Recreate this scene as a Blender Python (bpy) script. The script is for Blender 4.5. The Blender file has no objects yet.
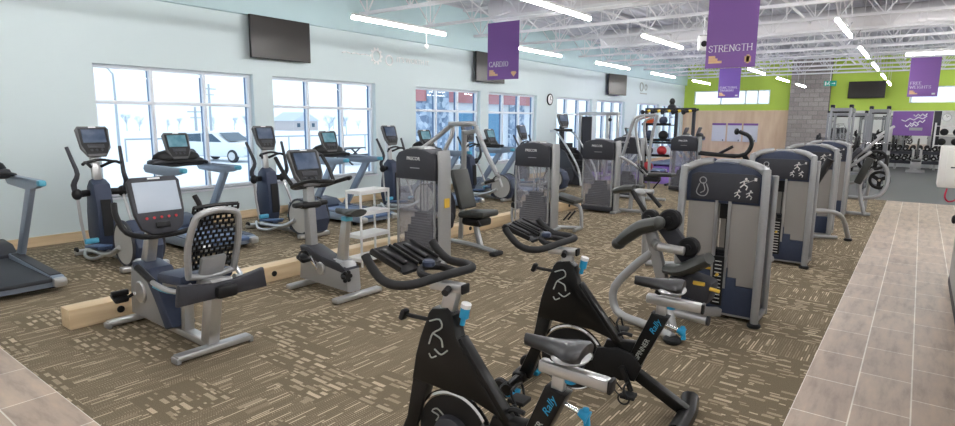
import bpy, bmesh, math, random
from mathutils import Vector, Matrix, Euler
random.seed(7)
PI = math.pi
C = bpy.context.scene.collection
V = Vector

# ------------------------------------------------------------------ mesh helpers
class MB:
    def __init__(self):
        self.bm = bmesh.new()
    def _xf(self, vs, c, r):
        m = Matrix.Translation(V(c)) @ Euler(r).to_matrix().to_4x4()
        for v in vs: v.co = m @ v.co
    def box(self, c, s, r=(0, 0, 0), bev=0, seg=2):
        g = bmesh.ops.create_cube(self.bm, size=1)
        vs = g['verts']
        for v in vs: v.co = V((v.co.x * s[0], v.co.y * s[1], v.co.z * s[2]))
        if bev > 0:
            es = list({e for v in vs for e in v.link_edges})
            b = bmesh.ops.bevel(self.bm, geom=es, offset=min(bev, min(s) * .49), segments=seg, profile=.5, affect='EDGES')
            vs = list({v for f in b['faces'] for v in f.verts} | {v for v in vs if v.is_valid})
        self._xf(vs, c, r)
        return self
    def b2(self, a, b, bev=0):
        return self.box([(a[i] + b[i]) / 2 for i in range(3)], [abs(b[i] - a[i]) for i in range(3)], bev=bev)
    def bar(self, p0, p1, w, h, bev=0, up=(0, 0, 1)):
        p0, p1 = V(p0), V(p1); d = p1 - p0; L = d.length; d.normalize()
        up = V(up)
        if abs(d.dot(up)) > .98: up = V((1, 0, 0))
        s = d.cross(up).normalized(); u = s.cross(d)
        g = bmesh.ops.create_cube(self.bm, size=1); vs = g['verts']
        for v in vs: v.co = V((v.co.x * L, v.co.y * w, v.co.z * h))
        if bev > 0:
            es = list({e for v in vs for e in v.link_edges})
            b = bmesh.ops.bevel(self.bm, geom=es, offset=min(bev, w * .49, h * .49), segments=2, profile=.5, affect='EDGES')
            vs = list({v for f in b['faces'] for v in f.verts} | {v for v in vs if v.is_valid})
        mid = (p0 + p1) / 2
        for v in vs:
            c = v.co.copy(); v.co = mid + d * c.x + s * c.y + u * c.z
        return self
    def rings(self, rs, closed=False, cap=True):
        n = len(rs[0]); L = [[self.bm.verts.new(p) for p in r] for r in rs]
        m = len(L)
        for i in range(m if closed else m - 1):
            a, b = L[i], L[(i + 1) % m]
            for k in range(n):
                self.bm.faces.new((a[k], a[(k + 1) % n], b[(k + 1) % n], b[k]))
        if cap and not closed:
            self.bm.faces.new(L[0][::-1]); self.bm.faces.new(L[-1])
        return self
    def tube(self, pts, r, n=10, smooth=3, closed=False, flat=1.0, up=(0, 0, 1)):
        P = [V(p) for p in pts]
        rr = r if isinstance(r, (list, tuple)) else [r] * len(P)
        if smooth > 1 and len(P) > 2:
            Q, R = [], []; m = len(P)
            rng = range(m if closed else m - 1)
            for i in rng:
                p1, p2 = P[i], P[(i + 1) % m]
                p0 = P[i - 1] if (i > 0 or closed) else p1 * 2 - p2
                p3 = P[(i + 2) % m] if (i + 2 < m or closed) else p2 * 2 - p1
                for k in range(smooth):
                    t = k / smooth
                    Q.append(.5 * ((2 * p1) + (p2 - p0) * t + (2 * p0 - 5 * p1 + 4 * p2 - p3) * t * t + (3 * p1 - p0 - 3 * p2 + p3) * t ** 3))
                    R.append(rr[i] * (1 - t) + rr[(i + 1) % m] * t)
            if not closed: Q.append(P[-1]); R.append(rr[-1])
            P, rr = Q, R
        m = len(P); rings = []; nrm = None
        for i in range(m):
            if closed: t = P[(i + 1) % m] - P[i - 1]
            else: t = P[min(i + 1, m - 1)] - P[max(i - 1, 0)]
            t.normalize()
            if nrm is None:
                u = V(up)
                if abs(u.dot(t)) > .95: u = V((1, 0, 0))
                nrm = (u - t * u.dot(t)).normalized()
            else:
                nrm = (nrm - t * nrm.dot(t))
                nrm = nrm.normalized() if nrm.length > 1e-6 else t.orthogonal().normalized()
            b = t.cross(nrm)
            rings.append([P[i] + (nrm * math.sin(2 * PI * k / n) + b * math.cos(2 * PI * k / n) * flat) * rr[i] for k in range(n)])
        return self.rings(rings, closed)
    def cyl(self, p0, p1, r, r1=None, n=16):
        return self.tube([p0, p1], [r, r if r1 is None else r1], n=n, smooth=1)
    def disc(self, c, axis, r, h, n=24, bev=0):
        """short cylinder, centre c, along axis"""
        a = V(axis).normalized(); c = V(c)
        if bev:
            pr = [(-h / 2, r - bev), (-h / 2 + bev, r), (h / 2 - bev, r), (h / 2, r - bev)]
        else: pr = [(-h / 2, r), (h / 2, r)]
        return self.lathe(pr, c, a, n)
    def lathe(self, prof, c=(0, 0, 0), axis=(0, 0, 1), n=20):
        a = V(axis).normalized(); u = a.orthogonal().normalized(); w = a.cross(u); c = V(c)
        return self.rings([[c + a * h + (u * math.cos(2 * PI * k / n) + w * math.sin(2 * PI * k / n)) * max(r, 1e-4) for k in range(n)] for h, r in prof])
    def prism(self, poly, t0, t1, plane='xz', bev=0):
        def P(a, b, t):
            return V((a, t, b)) if plane == 'xz' else (V((t, a, b)) if plane == 'yz' else V((a, b, t)))
        A = [self.bm.verts.new(P(a, b, t0)) for a, b in poly]; B = [self.bm.verts.new(P(a, b, t1)) for a, b in poly]
        n = len(poly); fs = [self.bm.faces.new(A), self.bm.faces.new(B[::-1])]
        for i in range(n): fs.append(self.bm.faces.new((A[i], B[i], B[(i + 1) % n], A[(i + 1) % n])))
        bmesh.ops.recalc_face_normals(self.bm, faces=fs)
        if bev:
            es = list({e for f in fs[:2] for e in f.edges})
            bmesh.ops.bevel(self.bm, geom=es, offset=bev, segments=2, profile=.5, affect='EDGES')
        return self
    def ball(self, c, s, r=(0, 0, 0), n=16):
        g = bmesh.ops.create_uvsphere(self.bm, u_segments=n, v_segments=max(6, n // 2), radius=1)
        for v in g['verts']: v.co = V((v.co.x * s[0], v.co.y * s[1], v.co.z * s[2]))
        self._xf(g['verts'], c, r)
        return self
    def torus(self, c, axis, R, r, n=32, m=8):
        a = V(axis).normalized(); u = a.orthogonal().normalized(); w = a.cross(u); c = V(c)
        return self.tube([c + (u * math.cos(2 * PI * k / n) + w * math.sin(2 * PI * k / n)) * R for k in range(n)], r, n=m, smooth=1, closed=True, up=a)
    def quad(self, *p):
        self.bm.faces.new([self.bm.verts.new(q) for q in p]); return self
    def build(self, name, mat, parent=None, smooth=35):
        me = bpy.data.meshes.new(name)
        bmesh.ops.recalc_face_normals(self.bm, faces=self.bm.faces[:])
        self.bm.to_mesh(me); self.bm.free()
        if smooth:
            for p in me.polygons: p.use_smooth = True
            me.set_sharp_from_angle(angle=math.radians(smooth))
        me.materials.append(mat)
        o = bpy.data.objects.new(name, me); C.objects.link(o)
        if parent: o.parent = parent
        return o

def tag(o, label=None, cat=None, group=None, kind=None):
    if label: o['label'] = label
    if cat: o['category'] = cat
    if group: o['group'] = group
    if kind: o['kind'] = kind
    return o
def thing(name, label, cat, loc=(0, 0, 0), rz=0, group=None):
    o = bpy.data.objects.new(name, None); C.objects.link(o)
    o.empty_display_size = .1
    o.location = loc; o.rotation_euler = (0, 0, rz)
    return tag(o, label, cat, group)
def struct(o): o['kind'] = 'structure'; return o
def dup(root, loc=None, rz=None, label=None, group=None, parent=None, scale=None):
    kids = [o for o in list(C.objects) if o.parent == root]
    c = root.copy(); C.objects.link(c)
    if parent: c.parent = parent
    if loc is not None: c.location = loc
    if rz is not None: c.rotation_euler = (0, 0, rz)
    if scale: c.scale = (scale,) * 3
    if label: c['label'] = label
    if group: c['group'] = group
    for k in kids: dup(k, parent=c)
    return c
def text(name, s, size, mat, parent, loc, rx=(PI / 2, 0, 0), ext=.002, shear=0, align='LEFT', sx=1.0):
    cu = bpy.data.curves.new(name, 'FONT'); cu.body = s; cu.size = size; cu.extrude = ext; cu.shear = shear
    cu.align_x = align; cu.resolution_u = 3
    o = bpy.data.objects.new(name, cu); C.objects.link(o); cu.materials.append(mat)
    me = bpy.data.meshes.new_from_object(o); bpy.data.objects.remove(o)
    o = bpy.data.objects.new(name, me); C.objects.link(o)
    o.location = loc; o.rotation_euler = rx; o.parent = parent; o.scale = (sx, 1, 1)
    return o

# ------------------------------------------------------------------ materials
def newmat(name):
    m = bpy.data.materials.new(name); m.use_nodes = True
    return m, m.node_tree.nodes, m.node_tree.links, m.node_tree.nodes['Principled BSDF']
def mat(name, col, rough=.5, metal=0.0, var=.06, scale=30, bump=.0, coat=0, spec=.5):
    m, N, L, B = newmat(name)
    B.inputs['Roughness'].default_value = rough; B.inputs['Metallic'].default_value = metal
    B.inputs['Coat Weight'].default_value = coat; B.inputs['Specular IOR Level'].default_value = spec
    tc = N.new('ShaderNodeTexCoord'); nz = N.new('ShaderNodeTexNoise'); nz.inputs['Scale'].default_value = scale
    nz.inputs['Detail'].default_value = 3
    L.new(tc.outputs['Object'], nz.inputs['Vector'])
    mx = N.new('ShaderNodeMix'); mx.data_type = 'RGBA'
    c = V(col)
    mx.inputs[6].default_value = (*[max(0, x * (1 - var)) for x in c], 1); mx.inputs[7].default_value = (*[min(1, x * (1 + var)) for x in c], 1)
    L.new(nz.outputs['Fac'], mx.inputs[0]); L.new(mx.outputs[2], B.inputs['Base Color'])
    if bump:
        bp = N.new('ShaderNodeBump'); bp.inputs['Strength'].default_value = bump; bp.inputs['Distance'].default_value = .002
        L.new(nz.outputs['Fac'], bp.inputs['Height']); L.new(bp.outputs[0], B.inputs['Normal'])
    return m
def emit(name, col, st):
    m, N, L, B = newmat(name)
    B.inputs['Base Color'].default_value = (*col, 1); B.inputs['Emission Color'].default_value = (*col, 1); B.inputs['Emission Strength'].default_value = st
    return m
def rampnode(N, stops, const=False):
    r = N.new('ShaderNodeValToRGB'); e = r.color_ramp.elements
    if const: r.color_ramp.interpolation = 'CONSTANT'
    while len(e) > 1: e.remove(e[-1])
    e[0].position = stops[0][0]; e[0].color = (*stops[0][1], 1)
    for p, c in stops[1:]:
        x = e.new(p); x.color = (*c, 1)
    return r
def mth(N, L, op, a, b=None, c=None):
    n = N.new('ShaderNodeMath'); n.operation = op
    for i, x in enumerate((a, b, c)):
        if x is None: continue
        if isinstance(x, (int, float)): n.inputs[i].default_value = x
        else: L.new(x, n.inputs[i])
    return n.outputs[0]

M = {}
M['wall'] = mat('pale mint wall paint', (.70, .80, .815), .75, var=.015, scale=2)
M['wall_up'] = mat('teal tinted upper wall paint', (.54, .70, .725), .75, var=.02, scale=2)
M['wall_plain'] = mat('off white wall paint', (.8, .82, .82), .8, var=.02, scale=2)
M['green'] = mat('lime green wall paint', (.53, .71, .10), .7, var=.02, scale=2)
M['deck'] = mat('white painted steel deck', (.58, .59, .64), .55, var=.04, scale=3)
M['steelwhite'] = mat('white painted joist steel', (.82, .82, .84), .5, var=.04, scale=6)
M['duct'] = mat('white painted duct metal', (.74, .73, .75), .45, var=.03, scale=4)
M['winframe'] = mat('white window frame vinyl', (.82, .86, .92), .4, var=.02)
M['silver'] = mat('silver powder coated steel', (.40, .405, .41), .36, .4, var=.05, scale=40)
M['bluesteel'] = mat('blue grey painted steel', (.28, .34, .43), .38, .3, var=.05, scale=30)
M['satin'] = mat('satin aluminium', (.58, .58, .58), .28, .75, var=.04)
M['chrome'] = mat('chrome', (.8, .8, .8), .12, 1.0, var=.02)
M['navy'] = mat('slate navy plastic', (.042, .055, .095), .48, var=.1, spec=.35)
M['slate'] = mat('slate grey plastic', (.042, .043, .052), .48, var=.1, spec=.35)
M['black'] = mat('black plastic', (.012, .012, .013), .42, var=.15, spec=.3)
M['gloss'] = mat('gloss black painted frame', (.006, .006, .006), .28, var=.1, spec=.35)
M['rubber'] = mat('black rubber', (.016, .016, .017), .6, var=.15, spec=.35, scale=120, bump=.15)
M['belt'] = mat('treadmill belt', (.035, .04, .05), .65, var=.2, scale=200, bump=.1)
M['bluebelt'] = mat('treadmill belt slate blue', (.095, .155, .29), .5, var=.15, scale=200, bump=.1)
M['pad'] = mat('charcoal vinyl upholstery', (.040, .042, .038), .42, var=.08, scale=60, bump=.1)
M['white'] = mat('white plastic', (.82, .82, .81), .45, var=.02)
M['offwhite'] = mat('warm white painted metal', (.80, .78, .74), .4, var=.02)
M['blueacc'] = mat('bright blue plastic', (.02, .33, .60), .35, var=.05)
M['tealacc'] = mat('light blue grip', (.10, .42, .58), .35, var=.05)
M['gold'] = mat('yellow warning plastic', (.75, .48, .06), .45)
M['tan'] = mat('tan sticker', (.85, .55, .30), .6)
M['purple'] = mat('purple banner vinyl', (.235, .105, .37), .5, var=.02, scale=2)
M['purple2'] = mat('violet banner vinyl', (.17, .085, .37), .5, var=.02, scale=2)
M['whitetext'] = mat('white lettering', (.95, .95, .95), .5, var=.01)
M['greytext'] = mat('light grey lettering', (.42, .45, .42), .5, var=.01)
M['saddle'] = mat('dark saddle vinyl', (.028, .028, .03), .33)
M['darkframe'] = mat('blue grey outer window frame', (.10, .17, .30), .5)
M['conframe'] = mat('console shell grey plastic', (.11, .11, .112), .45, var=.05, spec=.4)
M['screen_off'] = mat('dark glossy screen', (.018, .02, .024), .08, var=.05, coat=.5)
M['tvscreen'] = mat('tv screen glass', (.022, .017, .014), .3, var=.05, spec=.4)
M['body'] = mat('pearl white car paint', (.75, .78, .82), .2, .1, coat=.6)
M['carglass'] = mat('dark car glass', (.05, .09, .13), .08)
M['tyre'] = mat('tyre', (.03, .03, .035), .7)
M['snow'] = mat('snow', (.86, .90, .94), .9, var=.03, scale=.4)
M['bark'] = mat('twig bark with painted haze', (.42, .48, .56), .9, var=.2)  # pale blue grey puts the haze outside into the bark colour
M['mirror'] = mat('wall mirror', (.86, .88, .88), .02, 1.0, var=.003)
M['clay'] = mat('red clay roof band', (.46, .19, .20), .7, var=.1)
M['stucco'] = mat('pale stucco', (.72, .74, .78), .8, var=.04)
M['shopglass'] = mat('shop window glass', (.10, .26, .42), .1)
M['capgrey'] = mat('warm grey disc plastic', (.50, .49, .46), .4, var=.03)
M['rackgrey'] = mat('dark silver rack steel', (.26, .27, .29), .38, .3, var=.05)
M['stack'] = mat('dark steel weight plate', (.018, .019, .022), .6, var=.1, spec=.25)
M['orange'] = mat('orange ball', (.75, .13, .04), .5)
M['red'] = mat('red ball', (.55, .03, .04), .5)
M['yellow'] = mat('yellow rubber', (.7, .5, .04), .5)
M['dkgreen'] = mat('green exit sign', (.02, .42, .30), .4)
M['redcord'] = mat('red cord', (.55, .01, .05), .4)
M['icon'] = mat('pale icon print', (.75, .74, .72), .5)
M['roof'] = mat('snowy roof shingles', (.55, .60, .68), .9)
M['housewall'] = mat('tan house siding', (.50, .46, .46), .8)
M['pole'] = mat('weathered pole', (.38, .42, .46), .8)

def lit_screen(name, c1, c2, st):
    m, N, L, B = newmat(name)
    tc = N.new('ShaderNodeTexCoord'); nz = N.new('ShaderNodeTexNoise'); nz.inputs['Scale'].default_value = 9
    L.new(tc.outputs['Object'], nz.inputs['Vector'])
    r = rampnode(N, [(.35, c1), (.65, c2)]); L.new(nz.outputs['Fac'], r.inputs[0])
    B.inputs['Base Color'].default_value = (.01, .01, .01, 1); B.inputs['Roughness'].default_value = .35; B.inputs['Specular IOR Level'].default_value = .3
    L.new(r.outputs[0], B.inputs['Emission Color']); B.inputs['Emission Strength'].default_value = st
    return m
M['scr_blue'] = lit_screen('blue lit console screen', (.08, .14, .26), (.18, .25, .40), .25)
M['scr_teal'] = lit_screen('teal lit console screen', (.08, .25, .33), (.20, .40, .48), .45)
M['scr_pale'] = mat('console screen with painted reflection', (.50, .57, .66), .25, var=.02)  # pale tone is a window reflection painted into the screen colour
M['tube'] = emit('lit fluorescent tube', (1.0, .995, .99), 36)

def glassmat(name, tint, k):
    m, N, L, B = newmat(name); N.remove(B); out = N['Material Output']
    t = N.new('ShaderNodeBsdfTransparent'); t.inputs[0].default_value = (*tint, 1)
    g = N.new('ShaderNodeBsdfGlossy'); g.inputs['Roughness'].default_value = .01
    lw = N.new('ShaderNodeLayerWeight'); f = mth(N, L, 'MULTIPLY_ADD', mth(N, L, 'POWER', lw.outputs['Facing'], 4.0), k, .015)
    mx = N.new('ShaderNodeMixShader'); L.new(f, mx.inputs[0]); L.new(t.outputs[0], mx.inputs[1]); L.new(g.outputs[0], mx.inputs[2]); L.new(mx.outputs[0], out.inputs[0])
    return m
M['glass'] = glassmat('window glass', (.95, .98, 1.0), .35)
def smoked(name, col, alpha):
    m, N, L, B = newmat(name)
    B.inputs['Base Color'].default_value = (*col, 1); B.inputs['Roughness'].default_value = .22; B.inputs['Alpha'].default_value = alpha
    nz = N.new('ShaderNodeTexNoise'); nz.inputs['Scale'].default_value = 3
    mp = N.new('ShaderNodeMapRange'); mp.inputs['To Min'].default_value = alpha - .02; mp.inputs['To Max'].default_value = alpha + .02
    L.new(nz.outputs['Fac'], mp.inputs[0]); L.new(mp.outputs[0], B.inputs['Alpha'])
    return m
M['shroud'] = smoked('frosted translucent shroud', (.50, .50, .56), .17)
M['shroud2'] = smoked('warm frosted shroud', (.42, .395, .37), .72)

def carpet():
    m, N, L, B = newmat('patterned loop carpet')
    geo = N.new('ShaderNodeTexCoord'); sp = N.new('ShaderNodeSeparateXYZ'); L.new(geo.outputs['Object'], sp.inputs[0])
    X, Y = sp.outputs[0], sp.outputs[1]
    def wn(a, b, seed=0.0):
        cb = N.new('ShaderNodeCombineXYZ'); L.new(a, cb.inputs[0]); L.new(b, cb.inputs[1]); cb.inputs[2].default_value = seed
        w = N.new('ShaderNodeTexWhiteNoise'); w.noise_dimensions = '3D'; L.new(cb.outputs[0], w.inputs[0]); return w.outputs['Value']
    F = lambda op, a, b=None, c=None: mth(N, L, op, a, b, c)
    zero = F('MULTIPLY', X, 0.0)
    # carpet tiles: bands across Y alternating dash blocks and dotted stripes, shifted per column
    tx = F('FLOOR', F('DIVIDE', X, .5)); sh = F('MULTIPLY', wn(tx, zero, 5.0), .8)
    ty = F('FLOOR', F('ADD', F('DIVIDE', Y, .46), sh))
    zone = F('GREATER_THAN', F('FRACT', F('MULTIPLY', ty, .5)), .25)
    zr = wn(tx, ty, 9.0); zone = F('ABSOLUTE', F('SUBTRACT', zone, F('GREATER_THAN', zr, .8)))
    def dashes(lx, ly, thr, seed, fill):
        row = F('FLOOR', F('DIVIDE', Y, ly)); off = wn(row, zero, seed)
        cu = F('ADD', F('DIVIDE', X, lx), F('MULTIPLY', off, 3.0)); cell = F('FLOOR', cu)
        r = wn(cell, row, seed + 1); on = F('GREATER_THAN', r, thr); r2 = wn(cell, row, seed + 3)
        fx = F('FRACT', cu); fy = F('FRACT', F('DIVIDE', Y, ly))
        inx = F('MULTIPLY', F('GREATER_THAN', fx, .10), F('LESS_THAN', fx, F('MULTIPLY_ADD', r2, .5, fill))); iny = F('MULTIPLY', F('GREATER_THAN', fy, .22), F('LESS_THAN', fy, .80))
        tone = F('MULTIPLY_ADD', F('POWER', wn(cell, row, seed + 2), 2.0), .55, .34)
        return F('MULTIPLY', F('MULTIPLY', on, F('MULTIPLY', inx, iny)), tone)
    da = F('MAXIMUM', dashes(.165, .055, .34, 1.0, .45), dashes(.09, .0275, .80, 20.0, .35))
    col = F('FLOOR', F('DIVIDE', X, .019)); cr = wn(col, ty, 31.0)
    fx = F('FRACT', F('DIVIDE', X, .019)); line = F('GREATER_THAN', fx, .45)
    seg = wn(col, F('FLOOR', F('ADD', F('DIVIDE', Y, .16), F('MULTIPLY', cr, 3.0))), 33.0)
    dot = F('GREATER_THAN', F('FRACT', F('ADD', F('DIVIDE', Y, .017), cr)), .4)
    solid = F('GREATER_THAN', seg, .88)
    sa = F('MULTIPLY', line, F('MAXIMUM', F('MULTIPLY', dot, F('MULTIPLY_ADD', F('POWER', seg, 2.0), .55, .12)), F('MULTIPLY', solid, .95)))
    wide = dashes(.09, .30, .86, 50.0, .2)
    sa = F('MAXIMUM', sa, F('MULTIPLY', wide, .55))
    tot = F('ADD', F('MULTIPLY', da, F('SUBTRACT', 1.0, zone)), F('MULTIPLY', sa, zone))
    nz = N.new('ShaderNodeTexNoise'); nz.inputs['Scale'].default_value = 260; nz.inputs['Detail'].default_value = 1; L.new(geo.outputs['Object'], nz.inputs['Vector'])
    mx = N.new('ShaderNodeMix'); mx.data_type = 'RGBA'; L.new(tot, mx.inputs[0])
    mx.inputs[6].default_value = (.205, .163, .108, 1); mx.inputs[7].default_value = (.68, .56, .40, 1)
    ml = N.new('ShaderNodeMix'); ml.data_type = 'RGBA'; ml.blend_type = 'MULTIPLY'; ml.inputs[0].default_value = 1
    rp = rampnode(N, [(.3, (.55, .55, .55)), (.7, (1.35, 1.35, 1.35))]); L.new(nz.outputs['Fac'], rp.inputs[0])
    L.new(mx.outputs[2], ml.inputs[6]); L.new(rp.outputs[0], ml.inputs[7]); L.new(ml.outputs[2], B.inputs['Base Color'])
    B.inputs['Roughness'].default_value = .95; B.inputs['Specular IOR Level'].default_value = .1
    return m
M['carpet'] = carpet()
def tilemat(name, rot):
    m, N, L, B = newmat(name)
    tc = N.new('ShaderNodeTexCoord'); mp = N.new('ShaderNodeMapping'); L.new(tc.outputs['Object'], mp.inputs[0])
    if rot: mp.inputs['Rotation'].default_value = (0, 0, PI / 2); mp.inputs['Location'].default_value = (0, .5, 0)
    else: mp.inputs['Location'].default_value = (.1, -1.24, 0)
    br = N.new('ShaderNodeTexBrick'); br.inputs['Scale'].default_value = 1; br.inputs['Brick Width'].default_value = .63; br.inputs['Row Height'].default_value = .315
    br.inputs['Mortar Size'].default_value = .005; br.inputs['Mortar Smooth'].default_value = .2
    br.inputs['Color1'].default_value = (.46, .35, .27, 1); br.inputs['Color2'].default_value = (.55, .435, .345, 1); br.inputs['Mortar'].default_value = (.85, .80, .72, 1)
    L.new(mp.outputs[0], br.inputs[0])
    st = N.new('ShaderNodeMapping'); st.inputs['Scale'].default_value = (1.6, 7, 1); L.new(mp.outputs[0], st.inputs[0])
    nz = N.new('ShaderNodeTexNoise'); nz.inputs['Scale'].default_value = 1.6; nz.inputs['Detail'].default_value = 6; nz.inputs['Roughness'].default_value = .6; L.new(st.outputs[0], nz.inputs['Vector'])
    rp = rampnode(N, [(.3, (.70, .67, .66)), (.5, (1, 1, 1)), (.72, (1.2, 1.17, 1.12))]); L.new(nz.outputs['Fac'], rp.inputs[0])
    ml = N.new('ShaderNodeMix'); ml.data_type = 'RGBA'; ml.blend_type = 'MULTIPLY'; ml.inputs[0].default_value = 1
    L.new(br.outputs['Color'], ml.inputs[6]); L.new(rp.outputs[0], ml.inputs[7]); L.new(ml.outputs[2], B.inputs['Base Color'])
    B.inputs['Roughness'].default_value = .42
    return m
M['tile_y'] = tilemat('sandstone plank tile lengthwise', True); M['tile_x'] = tilemat('sandstone plank tile crosswise', False)
def blockmat():
    m, N, L, B = newmat('split face concrete block')
    tc = N.new('ShaderNodeTexCoord'); sp = N.new('ShaderNodeSeparateXYZ'); cb = N.new('ShaderNodeCombineXYZ')
    L.new(tc.outputs['Object'], sp.inputs[0]); L.new(mth(N, L, 'ADD', sp.outputs[0], sp.outputs[1]), cb.inputs[0]); L.new(sp.outputs[2], cb.inputs[1])
    br = N.new('ShaderNodeTexBrick'); br.inputs['Scale'].default_value = 1; br.inputs['Brick Width'].default_value = .4; br.inputs['Row Height'].default_value = .2
    br.inputs['Mortar Size'].default_value = .012; br.inputs['Color1'].default_value = (.40, .36, .33, 1); br.inputs['Color2'].default_value = (.53, .48, .45, 1); br.inputs['Mortar'].default_value = (.30, .28, .27, 1)
    L.new(cb.outputs[0], br.inputs[0])
    nz = N.new('ShaderNodeTexNoise'); nz.inputs['Scale'].default_value = 25; L.new(tc.outputs['Object'], nz.inputs['Vector'])
    ml = N.new('ShaderNodeMix'); ml.data_type = 'RGBA'; ml.blend_type = 'MULTIPLY'; ml.inputs[0].default_value = .5
    L.new(br.outputs['Color'], ml.inputs[6]); L.new(nz.outputs['Fac'], ml.inputs[7]); L.new(ml.outputs[2], B.inputs['Base Color'])
    B.inputs['Roughness'].default_value = .9
    return m
M['block'] = blockmat()
def woodmat(name, c1, c2, scl):
    m, N, L, B = newmat(name)
    tc = N.new('ShaderNodeTexCoord'); mp = N.new('ShaderNodeMapping'); mp.inputs['Scale'].default_value = scl; L.new(tc.outputs['Object'], mp.inputs[0])
    nz = N.new('ShaderNodeTexNoise'); nz.inputs['Scale'].default_value = 3; nz.inputs['Detail'].default_value = 5; L.new(mp.outputs[0], nz.inputs['Vector'])
    r = rampnode(N, [(.3, c1), (.7, c2)]); L.new(nz.outputs['Fac'], r.inputs[0]); L.new(r.outputs[0], B.inputs['Base Color'])
    B.inputs['Roughness'].default_value = .45
    return m
M['birch'] = woodmat('birch panel', (.70, .50, .32), (.82, .64, .44), (1.5, 1.5, .3))
M['pine'] = woodmat('clear finished pine', (.72, .53, .31), (.86, .68, .44), (6, .5, 6))
def stonemat():
    m, N, L, B = newmat('grey blue field stone')
    tc = N.new('ShaderNodeTexCoord'); vo = N.new('ShaderNodeTexVoronoi'); vo.inputs['Scale'].default_value = 5.5; L.new(tc.outputs['Object'], vo.inputs['Vector'])
    r = rampnode(N, [(0, (.10, .15, .24)), (.5, (.28, .36, .48)), (1, (.62, .68, .76))]); L.new(vo.outputs['Color'], r.inputs[0]); L.new(r.outputs[0], B.inputs['Base Color'])
    B.inputs['Roughness'].default_value = .9
    return m
M['stone'] = stonemat()
M['rubberfloor'] = mat('grey rubber gym floor', (.095, .095, .10), .5, var=.15, scale=60)
M['turf'] = mat('purple turf', (.16, .06, .33), .8, var=.1, scale=80)

# ------------------------------------------------------------------ room shell
WX, BY = -10.0, 31.0
DZ = 4.72   # underside of deck
def block(name, a, b, m, bev=0, smooth=0):
    return struct(MB().b2(a, b, bev).build(name, m, smooth=smooth))
block('floor_carpet', (WX - .3, 1.24, -.1), (-.5, 17.2, 0), M['carpet'])
block('floor_tile_right', (-.5, 1.24, -.1), (8, 17.2, 0), M['tile_y'])
block('floor_tile_front', (WX - .3, -5, -.1), (8, 1.24, 0), M['tile_x'])
block('floor_rubber', (-6.0, 17.2, -.1), (8, BY + .3, 0), M['rubberfloor'])
block('floor_turf', (WX - .3, 17.2, -.1), (-6.0, BY + .3, 0), M['turf'])
WINS = [3.63, 6.69, 10.68, 13.72, 17.7, 20.76, 24.72, 27.8]; WW = 2.65; Z0, Z1 = .60, 2.65
m = MB(); m.b2((WX - .25, -5, 0), (WX, BY + .3, Z0)); m.b2((WX - .25, -5, Z1), (WX, BY + .3, 3.7))
ys = [-5] + [v for y in WINS for v in (y, y + WW)] + [BY + .3]
for i in range(0, len(ys), 2): m.b2((WX - .25, ys[i], Z0), (WX, ys[i + 1], Z1))
struct(m.build('wall_left', M['wall'], smooth=0))
block('wall_left_upper', (WX - .25, -5, 3.7), (WX + .10, BY, DZ + .1), M['wall_up'])
block('wall_right', (8, -5, 0), (8.2, BY, DZ + .2), M['wall_plain']); block('wall_front', (WX - .25, -5.2, 0), (8.2, -5, DZ + .2), M['wall_plain'])
# back wall with two clerestory openings
m = MB(); w1 = (-9.52, -5.94); w2 = (-.55, 4.2); zb, zt = 2.72, 3.40
m.b2((WX - .25, BY, 2.40), (8.2, BY + .25, zb)); m.b2((WX - .25, BY, zt), (8.2, BY + .25, DZ + .2))
for a, b in ((WX - .25, w1[0]), (w1[1], w2[0]), (w2[1], 8.2)): m.b2((a, BY, zb), (b, BY + .25, zt))
struct(m.build('wall_back', M['green'], smooth=0))
block('wall_back_lower', (-3.45, BY, 0), (8.2, BY + .25, 2.40), M['wall_plain'])
block('wall_back_panelling', (WX, BY - .03, 0), (-5.0, BY + .25, 2.40), M['birch'])
block('trim_1', (WX, BY - .05, 2.38), (-5.05, BY, 2.43), M['pine'])
struct(MB().b2((-5.04, BY - .35, 0), (-3.45, BY + .2, DZ)).build('column_block', M['block'], smooth=0))
block('baseboard_left', (WX, -5, 0), (WX + .04, BY, .14), M['pine'])
# corrugated deck
m = MB(); p = .30; n = int(18.3 / p)
pts = []
for i in range(n):
    x = WX + i * p; pts += [(x, DZ), (x + .11, DZ), (x + .15, DZ + .07), (x + .26, DZ + .07)]
pts.append((WX + n * p, DZ))
bmv = m.bm; A = [bmv.verts.new((x, -5.2, z)) for x, z in pts]; Bv = [bmv.verts.new((x, BY + .3, z)) for x, z in pts]
for i in range(len(pts) - 1): bmv.faces.new((A[i], A[i + 1], Bv[i + 1], Bv[i]))
struct(m.build('ceiling_deck', M['deck'], smooth=0))
block('ceiling_slab', (WX - .3, -5.3, DZ + .08), (8.3, BY + .4, DZ + .25), M['deck'])
# open web joists
def joist(y):
    m = MB(); x0, x1 = WX + .1, 8.0; zb_, zt_ = 4.0, DZ - .04
    m.b2((x0 + .35, y - .05, zb_ - .02), (x1, y + .05, zb_ + .035)); m.b2((x0, y - .05, zt_ - .03), (x1, y + .05, zt_ + .03))
    x = x0 + .55 + random.random() * .0
    while x < x1 - .6:
        m.bar((x, y, zb_), (x - .5, y, zt_), .022, .022); m.bar((x, y, zb_), (x + .5, y, zt_), .022, .022); m.bar((x, y, zb_), (x, y, zt_), .018, .018)
        x += 1.22
    return struct(m.build('ceiling_joist', M['steelwhite'], smooth=0))
JY = [2.7 + 1.95 * i for i in range(-2, 15)]
for y in JY: joist(y)
m = MB()
for x in (-7.6, -4.7, -1.6, 1.6):
    for a, b in zip(JY[:-1], JY[1:]):
        m.bar((x, a, 4.02), (x, b, DZ - .06), .025, .025); m.bar((x, a, DZ - .06), (x, b, 4.02), .025, .025)
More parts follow.
